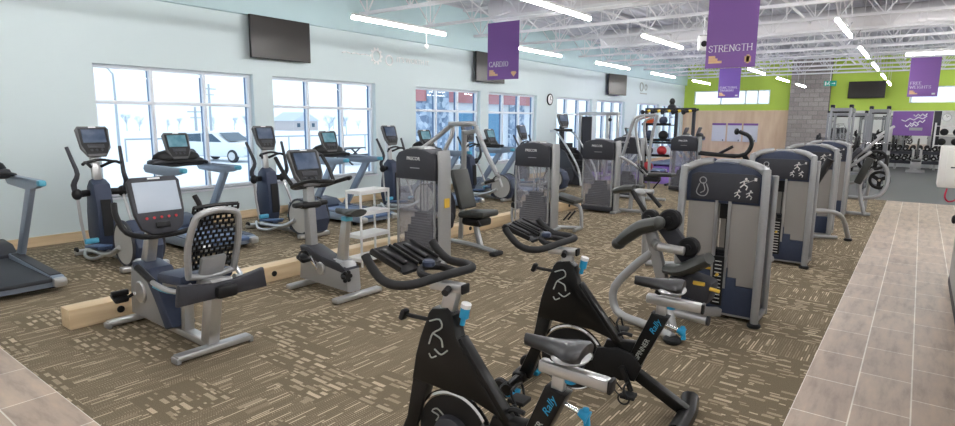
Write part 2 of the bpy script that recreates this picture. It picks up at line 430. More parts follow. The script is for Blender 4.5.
struct(m.build('ceiling_bridging', M['steelwhite'], smooth=0))
for i, (y, z, r) in enumerate(((11.45, 4.38, .27), (17.3, 4.36, .27))):
    m = MB(); m.cyl((-8.2, y, z), (7.8, y, z), r, n=28)
    for k in range(11): m.torus((-7.8 + k * 1.5, y, z), (1, 0, 0), r, .014, n=28, m=5)
    struct(m.build('ceiling_duct', M['duct']))
m = MB()
m.cyl((-6.0, -4, 4.30), (-6.0, 30, 4.30), .03); m.cyl((-2.5, -4, 4.32), (-2.5, 30, 4.32), .03)
for y in range(2, 30, 4):
    for x in (-6.0, -2.5): m.cyl((x, y, 4.3), (x, y, 3.98), .014, n=8); m.disc((x, y, 3.98), (0, 0, 1), .035, .02, n=10)
struct(m.build('ceiling_sprinkler_pipe', M['steelwhite']))

# windows
for i, y in enumerate(WINS):
    w = bpy.data.objects.new('window_%d' % (i + 1), None); C.objects.link(w); struct(w); w.location = (WX - .14, y, Z0)
    m = MB(); H = Z1 - Z0; fw_ = .055
    for yy in (fw_ / 2, WW / 3, 2 * WW / 3, WW - fw_ / 2): m.box((0, yy, H / 2), (.07, fw_, H), bev=.006)
    for zz in (fw_ / 2, 1.48, H - fw_ / 2): m.box((.004, WW / 2, zz), (.075, WW, fw_), bev=.006)
    struct(m.build('window_frame', M['winframe'], w))
    m = MB()
    for yy in (.0275, WW / 3, 2 * WW / 3, WW - .0275): m.box((-.065, yy, H / 2), (.06, .05, H - .01))
    for zz in (.0275, 1.48, H - .0275): m.box((-.065, WW / 2, zz), (.06, WW - .01, .045))
    struct(m.build('window_outer_frame', M['darkframe'], w, smooth=0))
    struct(MB().b2((-.008, .02, .02), (.0, WW - .02, H - .02)).build('window_pane', M['glass'], w, smooth=0))
    struct(MB().b2((.02, -.02, -.03), (.17, WW + .02, .0)).build('window_sill', M['winframe'], w, smooth=0))
for i, (a, b, mull) in enumerate(((w1[0], w1[1], (.37, .69, .845)), (w2[0], w2[1], (.33, .66)))):
    w = bpy.data.objects.new('window_%d' % (i + 9), None); C.objects.link(w); struct(w); w.location = (a, BY + .1, zb)
    L_ = b - a; H = zt - zb; m = MB()
    for f_ in (0.01, *mull, .99): m.box((L_ * f_, 0, H / 2), (.06, .06, H))
    for zz in (.02, H - .02): m.box((L_ / 2, 0, zz), (L_, .06, .04))
    struct(m.build('window_frame', M['winframe'], w, smooth=0)); struct(MB().b2((.02, 0, .02), (L_ - .02, .008, H - .02)).build('window_pane', M['glass'], w, smooth=0))

# ------------------------------------------------------------------ pine raceway on the floor
rw = thing('raceway_box', 'long low pine raceway box with round outlets running across the carpet', 'raceway', (-5.86, 1.73, 0))
MB().b2((-.10, 0, 0), (.10, 9.65, .18), bev=.006).build('housing', M['pine'], rw)
for yy in (.41, 2.03, 3.8, 5.7, 7.4, 9.1):
    g = MB().disc((.103, yy, .09), (1, 0, 0), .032, .012).build('outlet', M['black'], rw)

# ------------------------------------------------------------------ ceiling lamps
def lamp():
    r = thing('tube_lamp', '', 'ceiling light')
    MB().tube([(0, -1.1, 0), (0, 1.1, 0)], .026, n=14, smooth=1).build('tube', M['tube'], r)
    m = MB().box((0, 0, .045), (.05, 2.2, .035)); m.build('housing', M['white'], r, smooth=0)
    for s in (-.8, .8):
        MB().cyl((0, s, .06), (0, s, DZ - 3.4), .006, n=6).build('hanger', M['steelwhite'], r)
    return r
L0 = lamp(); first = True
rows = [(-7.17, 'row nearest the window wall'), (-4.25, 'middle row over the machines'), (-1.2, 'row over the right hand walkway')]
nth = ['closest to the camera', 'second from the camera', 'third from the camera', 'fourth from the camera', 'fifth from the camera']
for x, rl in rows:
    for k, y in enumerate((7.35, 11.7, 15.85, 19.9, 24.2)):
        if x == -1.2 and k == 0: continue
        if k == 2 and x == -4.25: pass
        lb = 'long suspended fluorescent tube in the %s, %s' % (rl, nth[k if x != -1.2 else k - 1])
        if first: L0.location = (x, y, 3.4); L0['label'] = lb; L0['group'] = 'suspended tube lights'; first = False
        else: dup(L0, (x, y, 3.4), 0, lb, 'suspended tube lights')
dup(L0, (.64, 16.72, 3.4), PI / 2, 'long suspended fluorescent tube turned crosswise above the free weights banner', 'suspended tube lights')
for x, y in ((2.0, 7.4), (2.0, 12), (5, 7.4), (5, 12), (5, 20), (2.0, 21), (2.0, 26), (-7.17, 3.0), (-4.25, 3.0), (-1.2, 3.0), (-1.2, 7.4), (2.0, 3.0), (5, 3.0), (-7.17, -1.5), (-4.25, -1.5), (-1.2, -1.5), (2, -1.5), (5, -1.5), (-7.17, 28.2), (-4.25, 28.2), (-1.2, 28.2), (2, 29.2), (5, 29.2)):  # tubes by the back wall added to brighten it; others continue the rows unseen
    dup(L0, (x, y, 3.4), 0, 'suspended fluorescent tube added to brighten the back wall, %s' % {-7.17: 'left of the birch panelling centre', -4.25: 'by the block column', -1.2: 'beside the back wall television'}[x] if (y == 28.2) else 'suspended fluorescent tube outside the picture', 'suspended tube lights' if y == 28.2 else 'suspended tube lights out of view')
# ------------------------------------------------------------------ cardio machines (console towards -X, user side +X)
def console(root, x, z, w=.39, h=.41, tilt=.35, scr='scr_blue', frame='conframe'):
    """tilted console head; face looks towards +X and slightly up"""
    r = (0, -tilt, 0)
    def P(dx, dy, dz):
        v = Euler(r).to_matrix() @ V((dx, dy, dz)); return V((x, 0, z)) + v
    m = MB(); m.prism([(-w / 2 + .03, h / 2), (w / 2 - .03, h / 2), (w / 2, h / 2 - .04), (w / 2 - .02, -h * .22), (w / 2 - .09, -h / 2), (-w / 2 + .09, -h / 2), (-w / 2 + .02, -h * .22), (-w / 2, h / 2 - .04)], -.035, .02, 'yz', bev=.012)
    for v in m.bm.verts: v.co = V((x, 0, z)) + Euler(r).to_matrix() @ v.co
    c = m.build('console', M[frame], root)
    m = MB(); m.prism([(-w * .43, h * .43), (w * .43, h * .43), (w * .42, -h * .12), (w * .30, -h * .42), (-w * .30, -h * .42), (-w * .42, -h * .12)], .012, .024, 'yz', bev=.004)
    for v in m.bm.verts: v.co = V((x, 0, z)) + Euler(r).to_matrix() @ v.co
    m.build('bezel', M['black'], c)
    m = MB(); m.box((.026, 0, h * .17), (.008, w * .70, h * .44), bev=.003)
    for v in m.bm.verts: v.co = V((x, 0, z)) + Euler(r).to_matrix() @ v.co
    m.build('screen', M[scr], c)
    m = MB(); m.box((.025, 0, -h * .17), (.012, w * .50, h * .12), bev=.004)
    for yy in (-.06, 0, .06): m.disc((.028, yy, -h * .30), (1, 0, 0), .017, .01, n=12)
    for v in m.bm.verts: v.co = V((x, 0, z)) + Euler(r).to_matrix() @ v.co
    m.build('keypad', M['slate'], c)
    m = MB(); m.box((.024, 0, h * .462), (.006, w * .22, h * .035))
    for v in m.bm.verts: v.co = V((x, 0, z)) + Euler(r).to_matrix() @ v.co
    m.build('badge', M['whitetext'], c, smooth=0)
    return c

def treadmill(lb, frame='bluesteel', belt='bluebelt', deckc='navy', group='treadmills facing the windows'):
    t = thing('treadmill', lb, 'treadmill', group=group)
    m = MB()
    for s in (-1, 1):
        m.prism([(-1.0, .05), (-.2, .05), (1.10, .07), (1.12, .13), (1.05, .17), (-.35, .21), (-1.0, .21)], s * .30, s * .42, bev=.012)
    m.b2((-.95, -.31, .06), (1.06, .31, .12)); m.build('deck_frame', M[frame], t)
    MB().b2((-.4, -.30, .118), (1.10, .30, .162), bev=.012).build('running_belt', M[belt], t)
    for s in (-1, 1):
        MB().prism([(-.30, .214), (-.3, .222), (1.0, .180), (1.0, .166)], s * .31, s * .41, bev=.0).build('side_step', M[deckc], t)
        MB().box((1.10, s * .36, .11), (.09, .13, .10), bev=.03).build('end_cap', M['satin'], t)
        MB().cyl((.85, s * .36, 0), (.85, s * .36, .08), .035, n=12).build('foot', M['rubber'], t)
        MB().cyl((-.85, s * .36, 0), (-.85, s * .36, .08), .035, n=12).build('foot', M['rubber'], t)
        m = MB(); m.prism([(-.36, .18), (-.20, .18), (.47, 1.10), (.30, 1.10)], s * .40 - .03, s * .40 + .03, bev=.014); m.build('upright', M[frame], t)
        m = MB(); m.prism([(-.42, 1.10), (-.36, 1.05), (.30, 1.03), (.60, 1.07), (.74, 1.11), (.76, 1.15), (.70, 1.17), (-.38, 1.17)], s * .40 - .035, s * .40 + .035, bev=.018); hr = m.build('handrail', M[frame], t)
        MB().box((.72, s * .40, 1.135), (.11, .078, .07), bev=.025).build('rail_cap', M['tealacc'], hr)
    m = MB(); m.prism([(-1.02, .12), (-1.0, .25), (-.85, .32), (-.52, .30), (-.36, .2), (-.36, .12)], -.40, .40, bev=.03); m.build('motor_cover', M[deckc], t)
    m = MB(); m.box((-.30, 0, 1.18), (.26, .78, .12), (0, -.1, 0), bev=.05); m.build('dashboard', M['slate'], t)
    m = MB(); m.tube([(-.15, -.40, 1.17), (-.02, -.28, 1.20), (.02, 0, 1.21), (-.02, .28, 1.20), (-.15, .40, 1.17)], .024, n=10); m.build('crossbar_grip', M['black'], t)
    m = MB(); m.ball((-.28, 0, 1.25), (.14, .36, .14)); m.build('fan_cowl', M['black'], t)
    m = MB(); m.bar((-.34, 0, 1.14), (-.28, 0, 1.36), .14, .07, .02); m.build('console_neck', M['black'], t)
    console(t, -.22, 1.43, scr='scr_teal')
    return t

def elliptical(lb, cover='navy', group='elliptical trainers facing the windows'):
    t = thing('elliptical_trainer', lb, 'elliptical trainer', group=group)
    m = MB(); m.box((-.72, 0, .045), (.10, .55, .07), bev=.02); m.build('front_stabilizer', M['satin'], t)
    m = MB(); m.box((.72, 0, .045), (.10, .56, .07), bev=.02); m.build('rear_stabilizer', M['satin'], t)
    for x, yy in ((-.72, .25), (-.72, -.25)): MB().disc((x, yy, .07), (0, 1, 0), .05, .04, bev=.01).build('transport_wheel', M['black'], t)
    m = MB(); m.tube([(-.72, 0, .06), (-.2, 0, .055), (.72, 0, .06)], .04, n=8, smooth=1); m.build('base_frame', M['satin'], t)
    m = MB()   # tall front tower
    m.prism([(-.62, .08), (-.36, .08), (-.28, .35), (-.30, .70), (-.36, .98), (-.50, 1.04), (-.60, .95), (-.68, .6), (-.70, .3)], -.11, .11, bev=.045); m.build('tower_cover', M[cover], t)
    m = MB(); m.prism([(-.275, .30), (-.26, .30), (-.285, .78), (-.30, .78)], -.06, .06, bev=.0); m.build('tower_vent', M['black'], t)
    m = MB(); m.bar((-.50, 0, .95), (-.55, 0, 1.42), .11, .07, .025); m.build('console_mast', M['satin'], t)
    m = MB(); m.tube([(-.50, -.06, 1.20), (-.36, -.16, 1.27), (-.30, -.22, 1.25)], .02); m.tube([(-.50, .06, 1.20), (-.36, .16, 1.27), (-.30, .22, 1.25)], .02); m.tube([(-.36, -.16, 1.27), (-.34, 0, 1.30), (-.36, .16, 1.27)], .018); m.build('fixed_grip', M['black'], t)
    console(t, -.48, 1.53)
    for s in (-1, 1):
        k = .06 * s
        a = MB(); a.tube([(-.44, s * .27, .84), (-.40 + k, s * .29, .98), (-.36 + k, s * .25, 1.12), (-.44 + k, s * .27, 1.30), (-.52 + k, s * .29, 1.46)], [.03, .035, .028, .024, .022]); ar = a.build('swing_arm', M['slate'], t)
        b = MB(); b.ball((-.44, s * .27, .86), (.055, .06, .075)); b.cyl((-.5, s * .12, .86), (-.44, s * .27, .86), .045); b.build('pivot', M['black'], ar)
        b = MB(); b.tube([(-.44, s * .27, .86), (-.32 + .10 * s, s * .26, .50), (-.22 + .16 * s, s * .24, .20)], .019, smooth=1); b.build('lower_link', M['satin'], ar)
        b = MB(); b.tube([(-.28 + .1 * s, s * .21, .17 + .04 * s), (.2, s * .2, .17 + .02 * s), (.52, s * .19, .28)], .035, n=8); b.build('foot_ramp', M['satin'], t)
        b = MB(); b.box((.02 + .12 * s, s * .20, .245 + .03 * s), (.46, .17, .035), (0, -.12, 0), bev=.015); b.box((.18 + .12 * s, s * .19, .27 + .05 * s), (.03, .16, .05)); b.box((-.22 + .12 * s, s * .19, .25), (.02, .16, .06), bev=.005); b.build('foot_pedal', M['bluebelt'], t)
        b = MB(); b.box((-.21 + .12 * s, s * .19, .25), (.05, .165, .07), bev=.015); b.build('pedal_tip', M['tealacc'], t)
    m = MB(); m.prism([(.30, .10), (.28, .36), (.42, .56), (.64, .62), (.86, .52), (.94, .32), (.88, .12), (.76, .06), (.43, .06)], -.16, .16, bev=.04); m.build('flywheel_housing', M[cover], t)
    for s in (-1, 1):
        m = MB(); m.disc((.61, s * .165, .34), (0, 1, 0), .265, .03, n=36, bev=.01); d = m.build('flywheel_cap', M['capgrey'], t)
        m = MB(); m.torus((.61, s * .172, .34), (0, 1, 0), .27, .018, n=36); m.build('cap_rim', M['slate'], d)
    m = MB(); m.tube([(-.64, -.14, .12), (-.4, -.26, .055), (-.1, -.27, .06), (.1, -.22, .13)], .022); m.build('side_tube', M['satin'], t)
    return t


def place(o, x, y, rz=0): o.location = (x, y, 0); o.rotation_euler = (0, 0, rz); return o
tA = place(treadmill('treadmill with black belt and green tinted frame cut off by the left picture edge', 'bluesteel', 'belt', 'slate'), -8.26, 1.74)
tC = place(treadmill('blue grey treadmill behind the seat of the recumbent bike, in front of the first window'), -8.66, 4.27)
dup(tC, (-8.66, 7.1, 0), 0, 'blue grey treadmill behind the white slatted shelf stand, in front of the second window')
dup(tC, (-8.66, 9.8, 0), 0, 'blue grey treadmill seen past the chest press arms, before the third window')
dup(tC, (-8.66, 12.3, 0), 0, 'blue grey treadmill standing before the fourth window')
eB = place(elliptical('elliptical trainer at the far left between the black belted treadmill and the first window'), -8.16, 3.08)
dup(eB, (-8.2, 5.62, 0), 0, 'elliptical trainer between the first and second windows, behind the upright bike')
dup(eB, (-8.2, 8.5, 0), 0, 'elliptical trainer against the wall pier between the second and third windows')
dup(eB, (-8.2, 11.1, 0), 0, 'elliptical trainer mostly hidden behind the chest press arch')
dup(eB, (-8.2, 13.5, 0), 0, 'elliptical trainer just left of the stair climber')

# stair climber
st = thing('stair_climber', 'tall stair climber with black revolving steps and long silver handrails', 'stair climber', (-7.95, 15.2, 0), math.radians(-20))
m = MB(); m.prism([(-1.0, .05), (.55, .05), (.55, .22), (-.10, .95), (-.45, 1.10), (-.9, 1.05)], -.30, -.25, bev=.01); m.prism([(-1.0, .05), (.55, .05), (.55, .22), (-.10, .95), (-.45, 1.10), (-.9, 1.05)], .25, .30, bev=.01); m.build('side_panel', M['slate'], st)
m = MB()
for i in range(6): m.box((.40 - i * .14, 0, .20 + i * .17), (.22, .48, .035), bev=.008); m.box((.31 - i * .14, 0, .28 + i * .17), (.02, .48, .15))
m.build('step', M['rubber'], st)
for s in (-1, 1):
    m = MB(); m.tube([(-.75, s * .31, 1.55), (-.45, s * .31, 1.50), (.15, s * .31, .95), (.5, s * .31, .50), (.62, s * .31, .05)], .03); m.build('handrail', M['satin'], st)
    m = MB(); m.disc((.15, s * .315, .32), (0, 1, 0), .20, .04, n=28, bev=.01); m.build('drive_cover', M['slate'], st)
m = MB(); m.bar((-.6, 0, 1.0), (-.62, 0, 1.7), .14, .1, .02); m.box((-.55, 0, 1.58), (.2, .6, .08), bev=.03); m.build('console_mast', M['black'], st)
console(st, -.55, 1.85, w=.40, h=.42)

# ------------------------------------------------------------------ recumbent bike (origin at front stabiliser)
rb = thing('recumbent_bike', 'silver and navy recumbent bike with mesh backed seat and large console, left foreground', 'exercise bike', (-5.58, 2.26, 0))
m = MB(); m.box((0, 0, .04), (.09, .62, .055), bev=.02); m.build('front_stabilizer', M['satin'], rb)
m = MB(); m.box((1.24, 0, .04), (.10, .62, .055), bev=.02); m.build('rear_stabilizer', M['satin'], rb)
for s in (-1, 1):
    for x in (0, 1.24): MB().box((x, s * .30, .025), (.1, .04, .05), bev=.01).build('foot_pad', M['silver'], rb)
m = MB(); m.bar((.0, 0, .08), (1.24, 0, .06), .10, .06, .015); m.build('base_tube', M['satin'], rb)
m = MB(); m.prism([(-.02, .08), (.66, .08), (.70, .16), (.58, .30), (.52, .46), (.36, .56), (.10, .60), (.04, .52), (.0, .3)], -.10, .10, bev=.035); h = m.build('body_shell', M['silver'], rb)
m = MB(); m.prism([(.20, .60), (.42, .57), (.62, .36), (.78, .12), (.64, .07), (.48, .30), (.34, .46), (.12, .50), (.08, .58)], -.108, .108, bev=.03); m.build('shell_cover', M['navy'], h)
m = MB(); m.disc((.24, 0, .33), (0, 1, 0), .10, .24, n=24, bev=.01); m.build('crank_cover', M['satin'], h)
for s in (-1, 1):
    m = MB(); m.bar((.24, s * .15, .33), (.24 - s * -.13, s * .15, .33 - s * -.06), .03, .035, .008); ca = m.build('crank_arm', M['chrome'], rb)
    m = MB(); m.box((.24 + s * .15, s * .22, .34 + s * .06), (.13, .12, .05), (0, .4, 0), bev=.02); m.box((.25 + s * .15, s * .22, .38 + s * .06), (.04, .14, .05), bev=.01); m.build('pedal', M['black'], ca)
m = MB(); m.prism([(.10, .52), (.24, .54), (.40, .97), (.30, .97)], -.045, .045, bev=.02); m.build('console_mast', M['satin'], rb)
def bigconsole(t, x, z, tilt=.30):
    R = Euler((0, -tilt, 0)).to_matrix()
    def fix(mb):
        for v in mb.bm.verts: v.co = V((x, 0, z)) + R @ v.co
        return mb
    m = fix(MB().prism([(-.18, .24), (.18, .24), (.215, .20), (.205, -.07), (.17, -.20), (.10, -.255), (-.10, -.255), (-.17, -.20), (-.205, -.07), (-.215, .20)], -.03, .02, 'yz', bev=.012)); c = m.build('console', M['slate'], t)
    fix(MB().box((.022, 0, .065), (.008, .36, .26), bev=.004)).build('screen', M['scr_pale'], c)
    fix(MB().box((.024, 0, -.18), (.02, .12, .05), bev=.01)).build('keypad', M['black'], c)
    m = MB()
    for k in range(5): m.disc((.022, -.12 + .06 * k, -.115), (1, 0, 0), .012, .006, n=10)
    fix(m).build('button', M['red'], c)
    fix(MB().box((.022, 0, .222), (.006, .10, .014))).build('badge', M['whitetext'], c, smooth=0)
    return c
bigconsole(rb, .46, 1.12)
m = MB(); m.tube([(.44, -.33, 1.16), (.50, -.345, 1.06), (.56, -.30, .93), (.54, -.15, .87), (.52, 0, .86), (.54, .15, .87), (.56, .30, .93), (.50, .345, 1.06), (.44, .33, 1.16)], .023, n=10); m.build('handlebar', M['black'], rb)
# seat
MB().bar((.83, 0, .08), (.86, 0, .44), .09, .07, .015).build('seat_post', M['satin'], rb); MB().bar((1.18, 0, .06), (1.28, 0, .48), .10, .13, .02).build('seat_post', M['satin'], rb)
m = MB(); m.prism([(.62, .44), (1.42, .56), (1.44, .62), (1.42, .64), (.60, .52)], -.09, .09, bev=.02); m.build('seat_rail', M['satin'], rb)
m = MB(); m.box((1.02, 0, .60), (.40, .44, .09), (0, -.08, 0), bev=.035); m.build('seat', M['navy'], rb)
m = MB(); m.tube([(1.28, -.18, .66), (1.34, -.20, .90), (1.41, -.17, 1.10), (1.42, -.12, 1.15), (1.43, 0, 1.17), (1.42, .12, 1.15), (1.41, .17, 1.10), (1.34, .20, .90), (1.28, .18, .66)], .026, n=10); m.tube([(1.28, -.19, .66), (1.26, 0, .63), (1.28, .19, .66)], .026); m.bar((1.22, 0, .55), (1.33, 0, .80), .20, .04, .015); bk = m.build('backrest_frame', M['silver'], rb)
m = MB()   # woven mesh back : slotted webbing
rows_, cols_ = 13, 9
def bp(u, w):  # u across -1..1, w up 0..1
    z = .70 + w * .50; x = 1.265 + .16 * w - .045 * math.cos(u * 1.4) ; y = u * (.175 + .022 * math.sin(PI * min(1, w * 1.05))); return V((x, y, z))
for j in range(rows_ + 1):
    w = j / rows_
    m.tube([bp(-1 + 2 * k / 8, w) for k in range(9)], .009 if w < .9 else .014, n=4, smooth=1)
for k in range(cols_ + 1):
    for j in range(rows_):
        u = -1 + 2 * (k + .5 * (j % 2)) / cols_
        if u > 1: continue
        m.tube([bp(u, j / rows_), bp(u, (j + 1) / rows_)], .011, n=4, smooth=1)
m.build('mesh_back', M['black'], bk)
for s in (-1, 1):
    m = MB(); m.tube([(1.30, s * .17, .60), (1.24, s * .27, .56), (1.05, s * .33, .60), (.82, s * .34, .68)], .02, n=8); sh = m.build('seat_handle', M['satin'], rb)
    m = MB(); m.tube([(1.02, s * .33, .61), (.80, s * .34, .69)], .027, n=10, smooth=1); m.build('grip', M['black'], sh)
m = MB(); m.prism([(-.36, .50), (.36, .50), (.34, .66), (.10, .62), (-.10, .62), (-.34, .66)], 1.40, 1.47, 'yz', bev=.02); m.build('seat_apron', M['slate'], rb); MB().box((1.47, 0, .55), (.10, .17, .10), bev=.03).build('seat_latch', M['black'], rb)
m = MB(); m.tube([(1.2, -.12, .50), (1.0, -.22, .50), (.86, -.26, .53)], .012, n=6); m.build('adjust_lever', M['tealacc'], rb)

# ------------------------------------------------------------------ upright bike
ub = thing('upright_bike', 'grey upright exercise bike with black saddle in front of the white shelf stand', 'exercise bike', (-5.32, 3.92, 0))
m = MB(); m.box((0, 0, .04), (.09, .58, .055), bev=.02); m.build('front_stabilizer', M['satin'], ub)
m = MB(); m.box((.80, 0, .04), (.10, .62, .055), bev=.02); m.build('rear_stabilizer', M['satin'], ub)
m = MB(); m.prism([(-.06, .09), (.76, .07), (.74, .30), (.66, .38), (.30, .40), (.12, .46), (-.02, .46)], -.10, .10, bev=.035); h = m.build('body_shell', M['silver'], ub)
m = MB(); m.prism([(-.03, .47), (.12, .48), (.34, .41), (.64, .37), (.74, .31), (.70, .26), (.30, .31), (.0, .38)], -.108, .108, bev=.03); m.build('shell_cover', M['slate'], h)
m = MB(); m.disc((.34, 0, .27), (0, 1, 0), .07, .25, n=20, bev=.01); m.build('crank_cover', M['satin'], h)
for s in (-1, 1):
    m = MB(); m.bar((.34, s * .15, .27), (.34 + s * .12, s * .15, .27 - s * .12), .03, .035, .008); ca = m.build('crank_arm', M['chrome'], ub)
    m = MB(); m.box((.34 + s * .13, s * .22, .26 - s * .12), (.13, .12, .05), (0, .3, 0), bev=.02); m.torus((.34 + s * .13, s * .22, .28 - s * .12), (1, 0, .2), .06, .012, n=16); m.build('pedal', M['black'], ca)
m = MB(); m.prism([(.0, .42), (.12, .44), (.08, 1.12), (-.01, 1.12)], -.05, .05, bev=.02); m.build('console_mast', M['silver'], ub)
m = MB(); m.box((.04, 0, .92), (.14, .26, .08), bev=.035); m.box((.06, .16, .93), (.08, .12, .06), bev=.025); m.box((.06, -.16, .93), (.08, .12, .06), bev=.025); m.build('bottle_holder', M['black'], ub)
console(ub, .02, 1.32, w=.40, h=.42, tilt=.38)
m = MB()
for s in (-1, 1):
    m.tube([(.06, s * .06, 1.12), (.08, s * .20, 1.12), (.14, s * .27, 1.15), (.40, s * .27, 1.22), (.47, s * .20, 1.22)], .022, n=8)
    m.tube([(.14, s * .27, 1.15), (.02, s * .30, 1.30), (-.10, s * .30, 1.44)], .021, n=8)
m.tube([(.47, -.20, 1.22), (.50, -.1, 1.215), (.50, -.03, 1.21)], .022, n=8)
m.build('handlebar', M['black'], ub)
m = MB(); m.prism([(.50, .34), (.62, .34), (.70, .84), (.61, .84)], -.035, .035, bev=.015); m.build('seat_post', M['satin'], ub)
m = MB(); m.box((.66, 0, .83), (.09, .09, .05), bev=.012); m.build('seat_clamp', M['tealacc'], ub)
def saddle(root, x, z, mt='pad', k=1.0, pitch=0):
    prof = [(-.155, .018, .0), (-.12, .030, .0), (-.05, .045, .0), (.02, .075, .0), (.08, .115, .005), (.12, .12, .008), (.145, .09, .008)]
    rs = []
    for dx, w, dz in prof:
        r = []
        for i in range(14):
            a = 2 * PI * i / 14; yy = math.cos(a) * w * k; zz = math.sin(a) * (.035 if math.sin(a) > 0 else .04) * (0.7 + .3 * min(1, w / .08))
            X = dx * k; Zc = dz + zz - dx * math.tan(pitch)
            r.append(V((x + X, yy, z + Zc)))
        rs.append(r)
    return MB().rings(rs).build('saddle', M[mt], root, smooth=50)
saddle(ub, .68, .90, k=1.15)
m = MB()
for i in range(6):
    a = i * PI / 3; m.ball((.79, -.13 + .045 * math.cos(a), .26 + .045 * math.sin(a)), (.025, .024, .024))
m.cyl((.74, -.13, .26), (.81, -.13, .26), .04); m.cyl((.70, -.08, .26), (.78, -.13, .26), .015); m.build('level_knob', M['black'], ub)

# ------------------------------------------------------------------ indoor spin bikes
def spinbike(lb, hs, dz):
    t = thing('spin_bike', lb, 'spin bike', group='black spin bikes in the foreground')
    # stabilisers
    m = MB(); m.tube([(0, -.26, .055), (0, .26, .055)], .04, n=10, smooth=1); m.box((.0, 0, .07), (.10, .16, .07), bev=.02); m.build('front_stabilizer', M['gloss'], t)
    for s in (-1, 1):
        MB().disc((-.06, s * .225, .06), (0, 1, 0), .055, .05, n=24, bev=.012).build('transport_wheel', M['rubber'], t)
        MB().box((0.02, s * .20, .018), (.08, .10, .036), bev=.01).build('front_foot', M['blueacc'], t)
    m = MB(); m.tube([(1.10, -.25, .055), (1.12, 0, .06), (1.10, .25, .055)], .045, n=10, flat=1.3); m.build('rear_stabilizer', M['gloss'], t)
    for s in (-1, 1): MB().box((1.10, s * .22, .02), (.10, .09, .04), bev=.012).build('rear_foot', M['rubber'], t)
    # frame plates
    m = MB()
    m.prism([(.225, .90), (.245, .925), (.335, .94), (.375, .91), (.40, .80), (.67, .45), (.50, .50), (.115, .52), (.14, .66), (.17, .76)], -.042, .042, bev=.014)
    m.prism([(.12, .54), (.075, .30), (-.03, .06), (.07, .06), (.155, .30), (.22, .54)], -.036, .036, bev=.010)
    m.bar((.395, 0, .79), (.70, 0, .41), .07, .055, .012)
    m.prism([(.60, .45), (.82, .47), (.88, .45), (.80, .22), (.70, .19), (.60, .24), (.56, .34)], -.035, .035, bev=.012)
    m.bar((.72, 0, .30), (1.12, 0, .07), .075, .07, .014)
    fr = m.build('frame', M['gloss'], t)
    # seat tube as own lettered plate
    m = MB(); m.prism([(.70, .25), (.80, .25), (.985, .665), (.875, .68)], -.042, .042, bev=.012); sp = m.build('seat_tube', M['gloss'], t)
    ang = math.atan2(.665 - .25, .985 - .80)
    text('lettering', 'SPINNER', .045, M['greytext'], sp, (.815, -.044, .36), (PI / 2, -ang, 0), .001, sx=.9)
    text('lettering', 'Rally', .052, M['blueacc'], sp, (.899, -.044, .545), (PI / 2, -ang, 0), .001, shear=.3)
    # swirl emblem on the neck
    m = MB()
    m.tube([(.24, -.047, .86), (.30, -.047, .88), (.315, -.047, .84), (.26, -.047, .80), (.235, -.047, .74)], .0045, n=5)
    m.tube([(.26, -.047, .80), (.31, -.047, .78), (.32, -.047, .74)], .0045, n=5); m.tube([(.27, -.047, .72), (.31, -.047, .70), (.35, -.047, .73)], .0045, n=5); m.tube([(.235, -.047, .69), (.25, -.047, .67), (.28, -.047, .685)], .004, n=5)
    m.build('emblem', M['greytext'], fr)
    # flywheel
    m = MB(); m.disc((.36, 0, .27), (0, 1, 0), .215, .03, n=48, bev=.006); fw = m.build('flywheel', M['black'], t)
    m = MB(); m.torus((.36, 0, .27), (0, 1, 0), .218, .018, n=48); m.build('flywheel_rim', M['chrome'], fw)
    m = MB(); m.disc((.36, 0, .27), (0, 1, 0), .05, .12, n=24, bev=.006); m.build('hub', M['black'], fw)
    m = MB()
    for a in (.3, 2.4, 4.5):
        c, s_ = math.cos(a), math.sin(a); P = lambda u, w: (.36 + c * u - s_ * w, -.0165, .27 + s_ * u + c * w)
        m.tube([P(.10, -.03), P(.15, -.02), P(.16, .02), P(.12, .0), P(.11, .035)], .004, n=5)
    m.build('flywheel_emblem', M['greytext'], fw)
    m = MB(); m.lathe([(0, .11), (.03, .10), (.055, .06), (.06, .02)], (.36, -.018, .27), (0, -1, 0), 24); m.build('hub_cover', M['slate'], fw)
    m = MB(); m.prism([(.56, .21), (.80, .22), (.84, .32), (.78, .40), (.68, .42), (.55, .40), (.52, .30)], -.062, -.037, bev=.008); m.build('chain_guard', M['black'], t)
    for s in (-1, 1):
        m = MB(); m.bar((.72, s * .085, .32), (.72 + s * -.07, s * .085, .32 + s * .155), .02, .035, .006); ca = m.build('crank_arm', M['black'], t)
        px, pz = .72 + s * -.07, .32 + s * .155
        m = MB(); m.box((px, s * .15, pz), (.09, .09, .022), bev=.006); m.cyl((px, s * .09, pz), (px, s * .2, pz), .009, n=8)
        m.tube([(px - .05, s * .11, pz + .01), (px - .09, s * .11, pz + .05), (px - .08, s * .15, pz + .07), (px - .09, s * .19, pz + .05), (px - .05, s * .19, pz + .01)], .005, n=5); m.tube([(px, s * .10, pz), (px - .02, s * .10, pz + .06), (px - .02, s * .20, pz + .06), (px, s * .20, pz)], .007, n=5)
        m.torus((px - .03, s * .15, pz - .03), (0, 1, 0), .035, .006, n=16, m=5)
        m.build('pedal', M['rubber'], ca)
    # resistance knob + handle post
    m = MB(); m.cyl((.405, 0, .86), (.425, 0, .95), .013); m.cyl((.415, 0, .90), (.425, 0, .955), .024, n=16); rk = m.build('resistance_knob', M['blueacc'], t)
    m = MB(); m.cyl((.425, 0, .952), (.43, 0, .972), .026, n=16); m.build('knob_cap', M['white'], rk)
    hz = 1.04 + dz; q = hs
    m = MB(); m.bar((.31, 0, .88), (.31 + q, 0, hz - .05), .05, .075, .008); hp = m.build('handlebar_post', M['satin'], t)
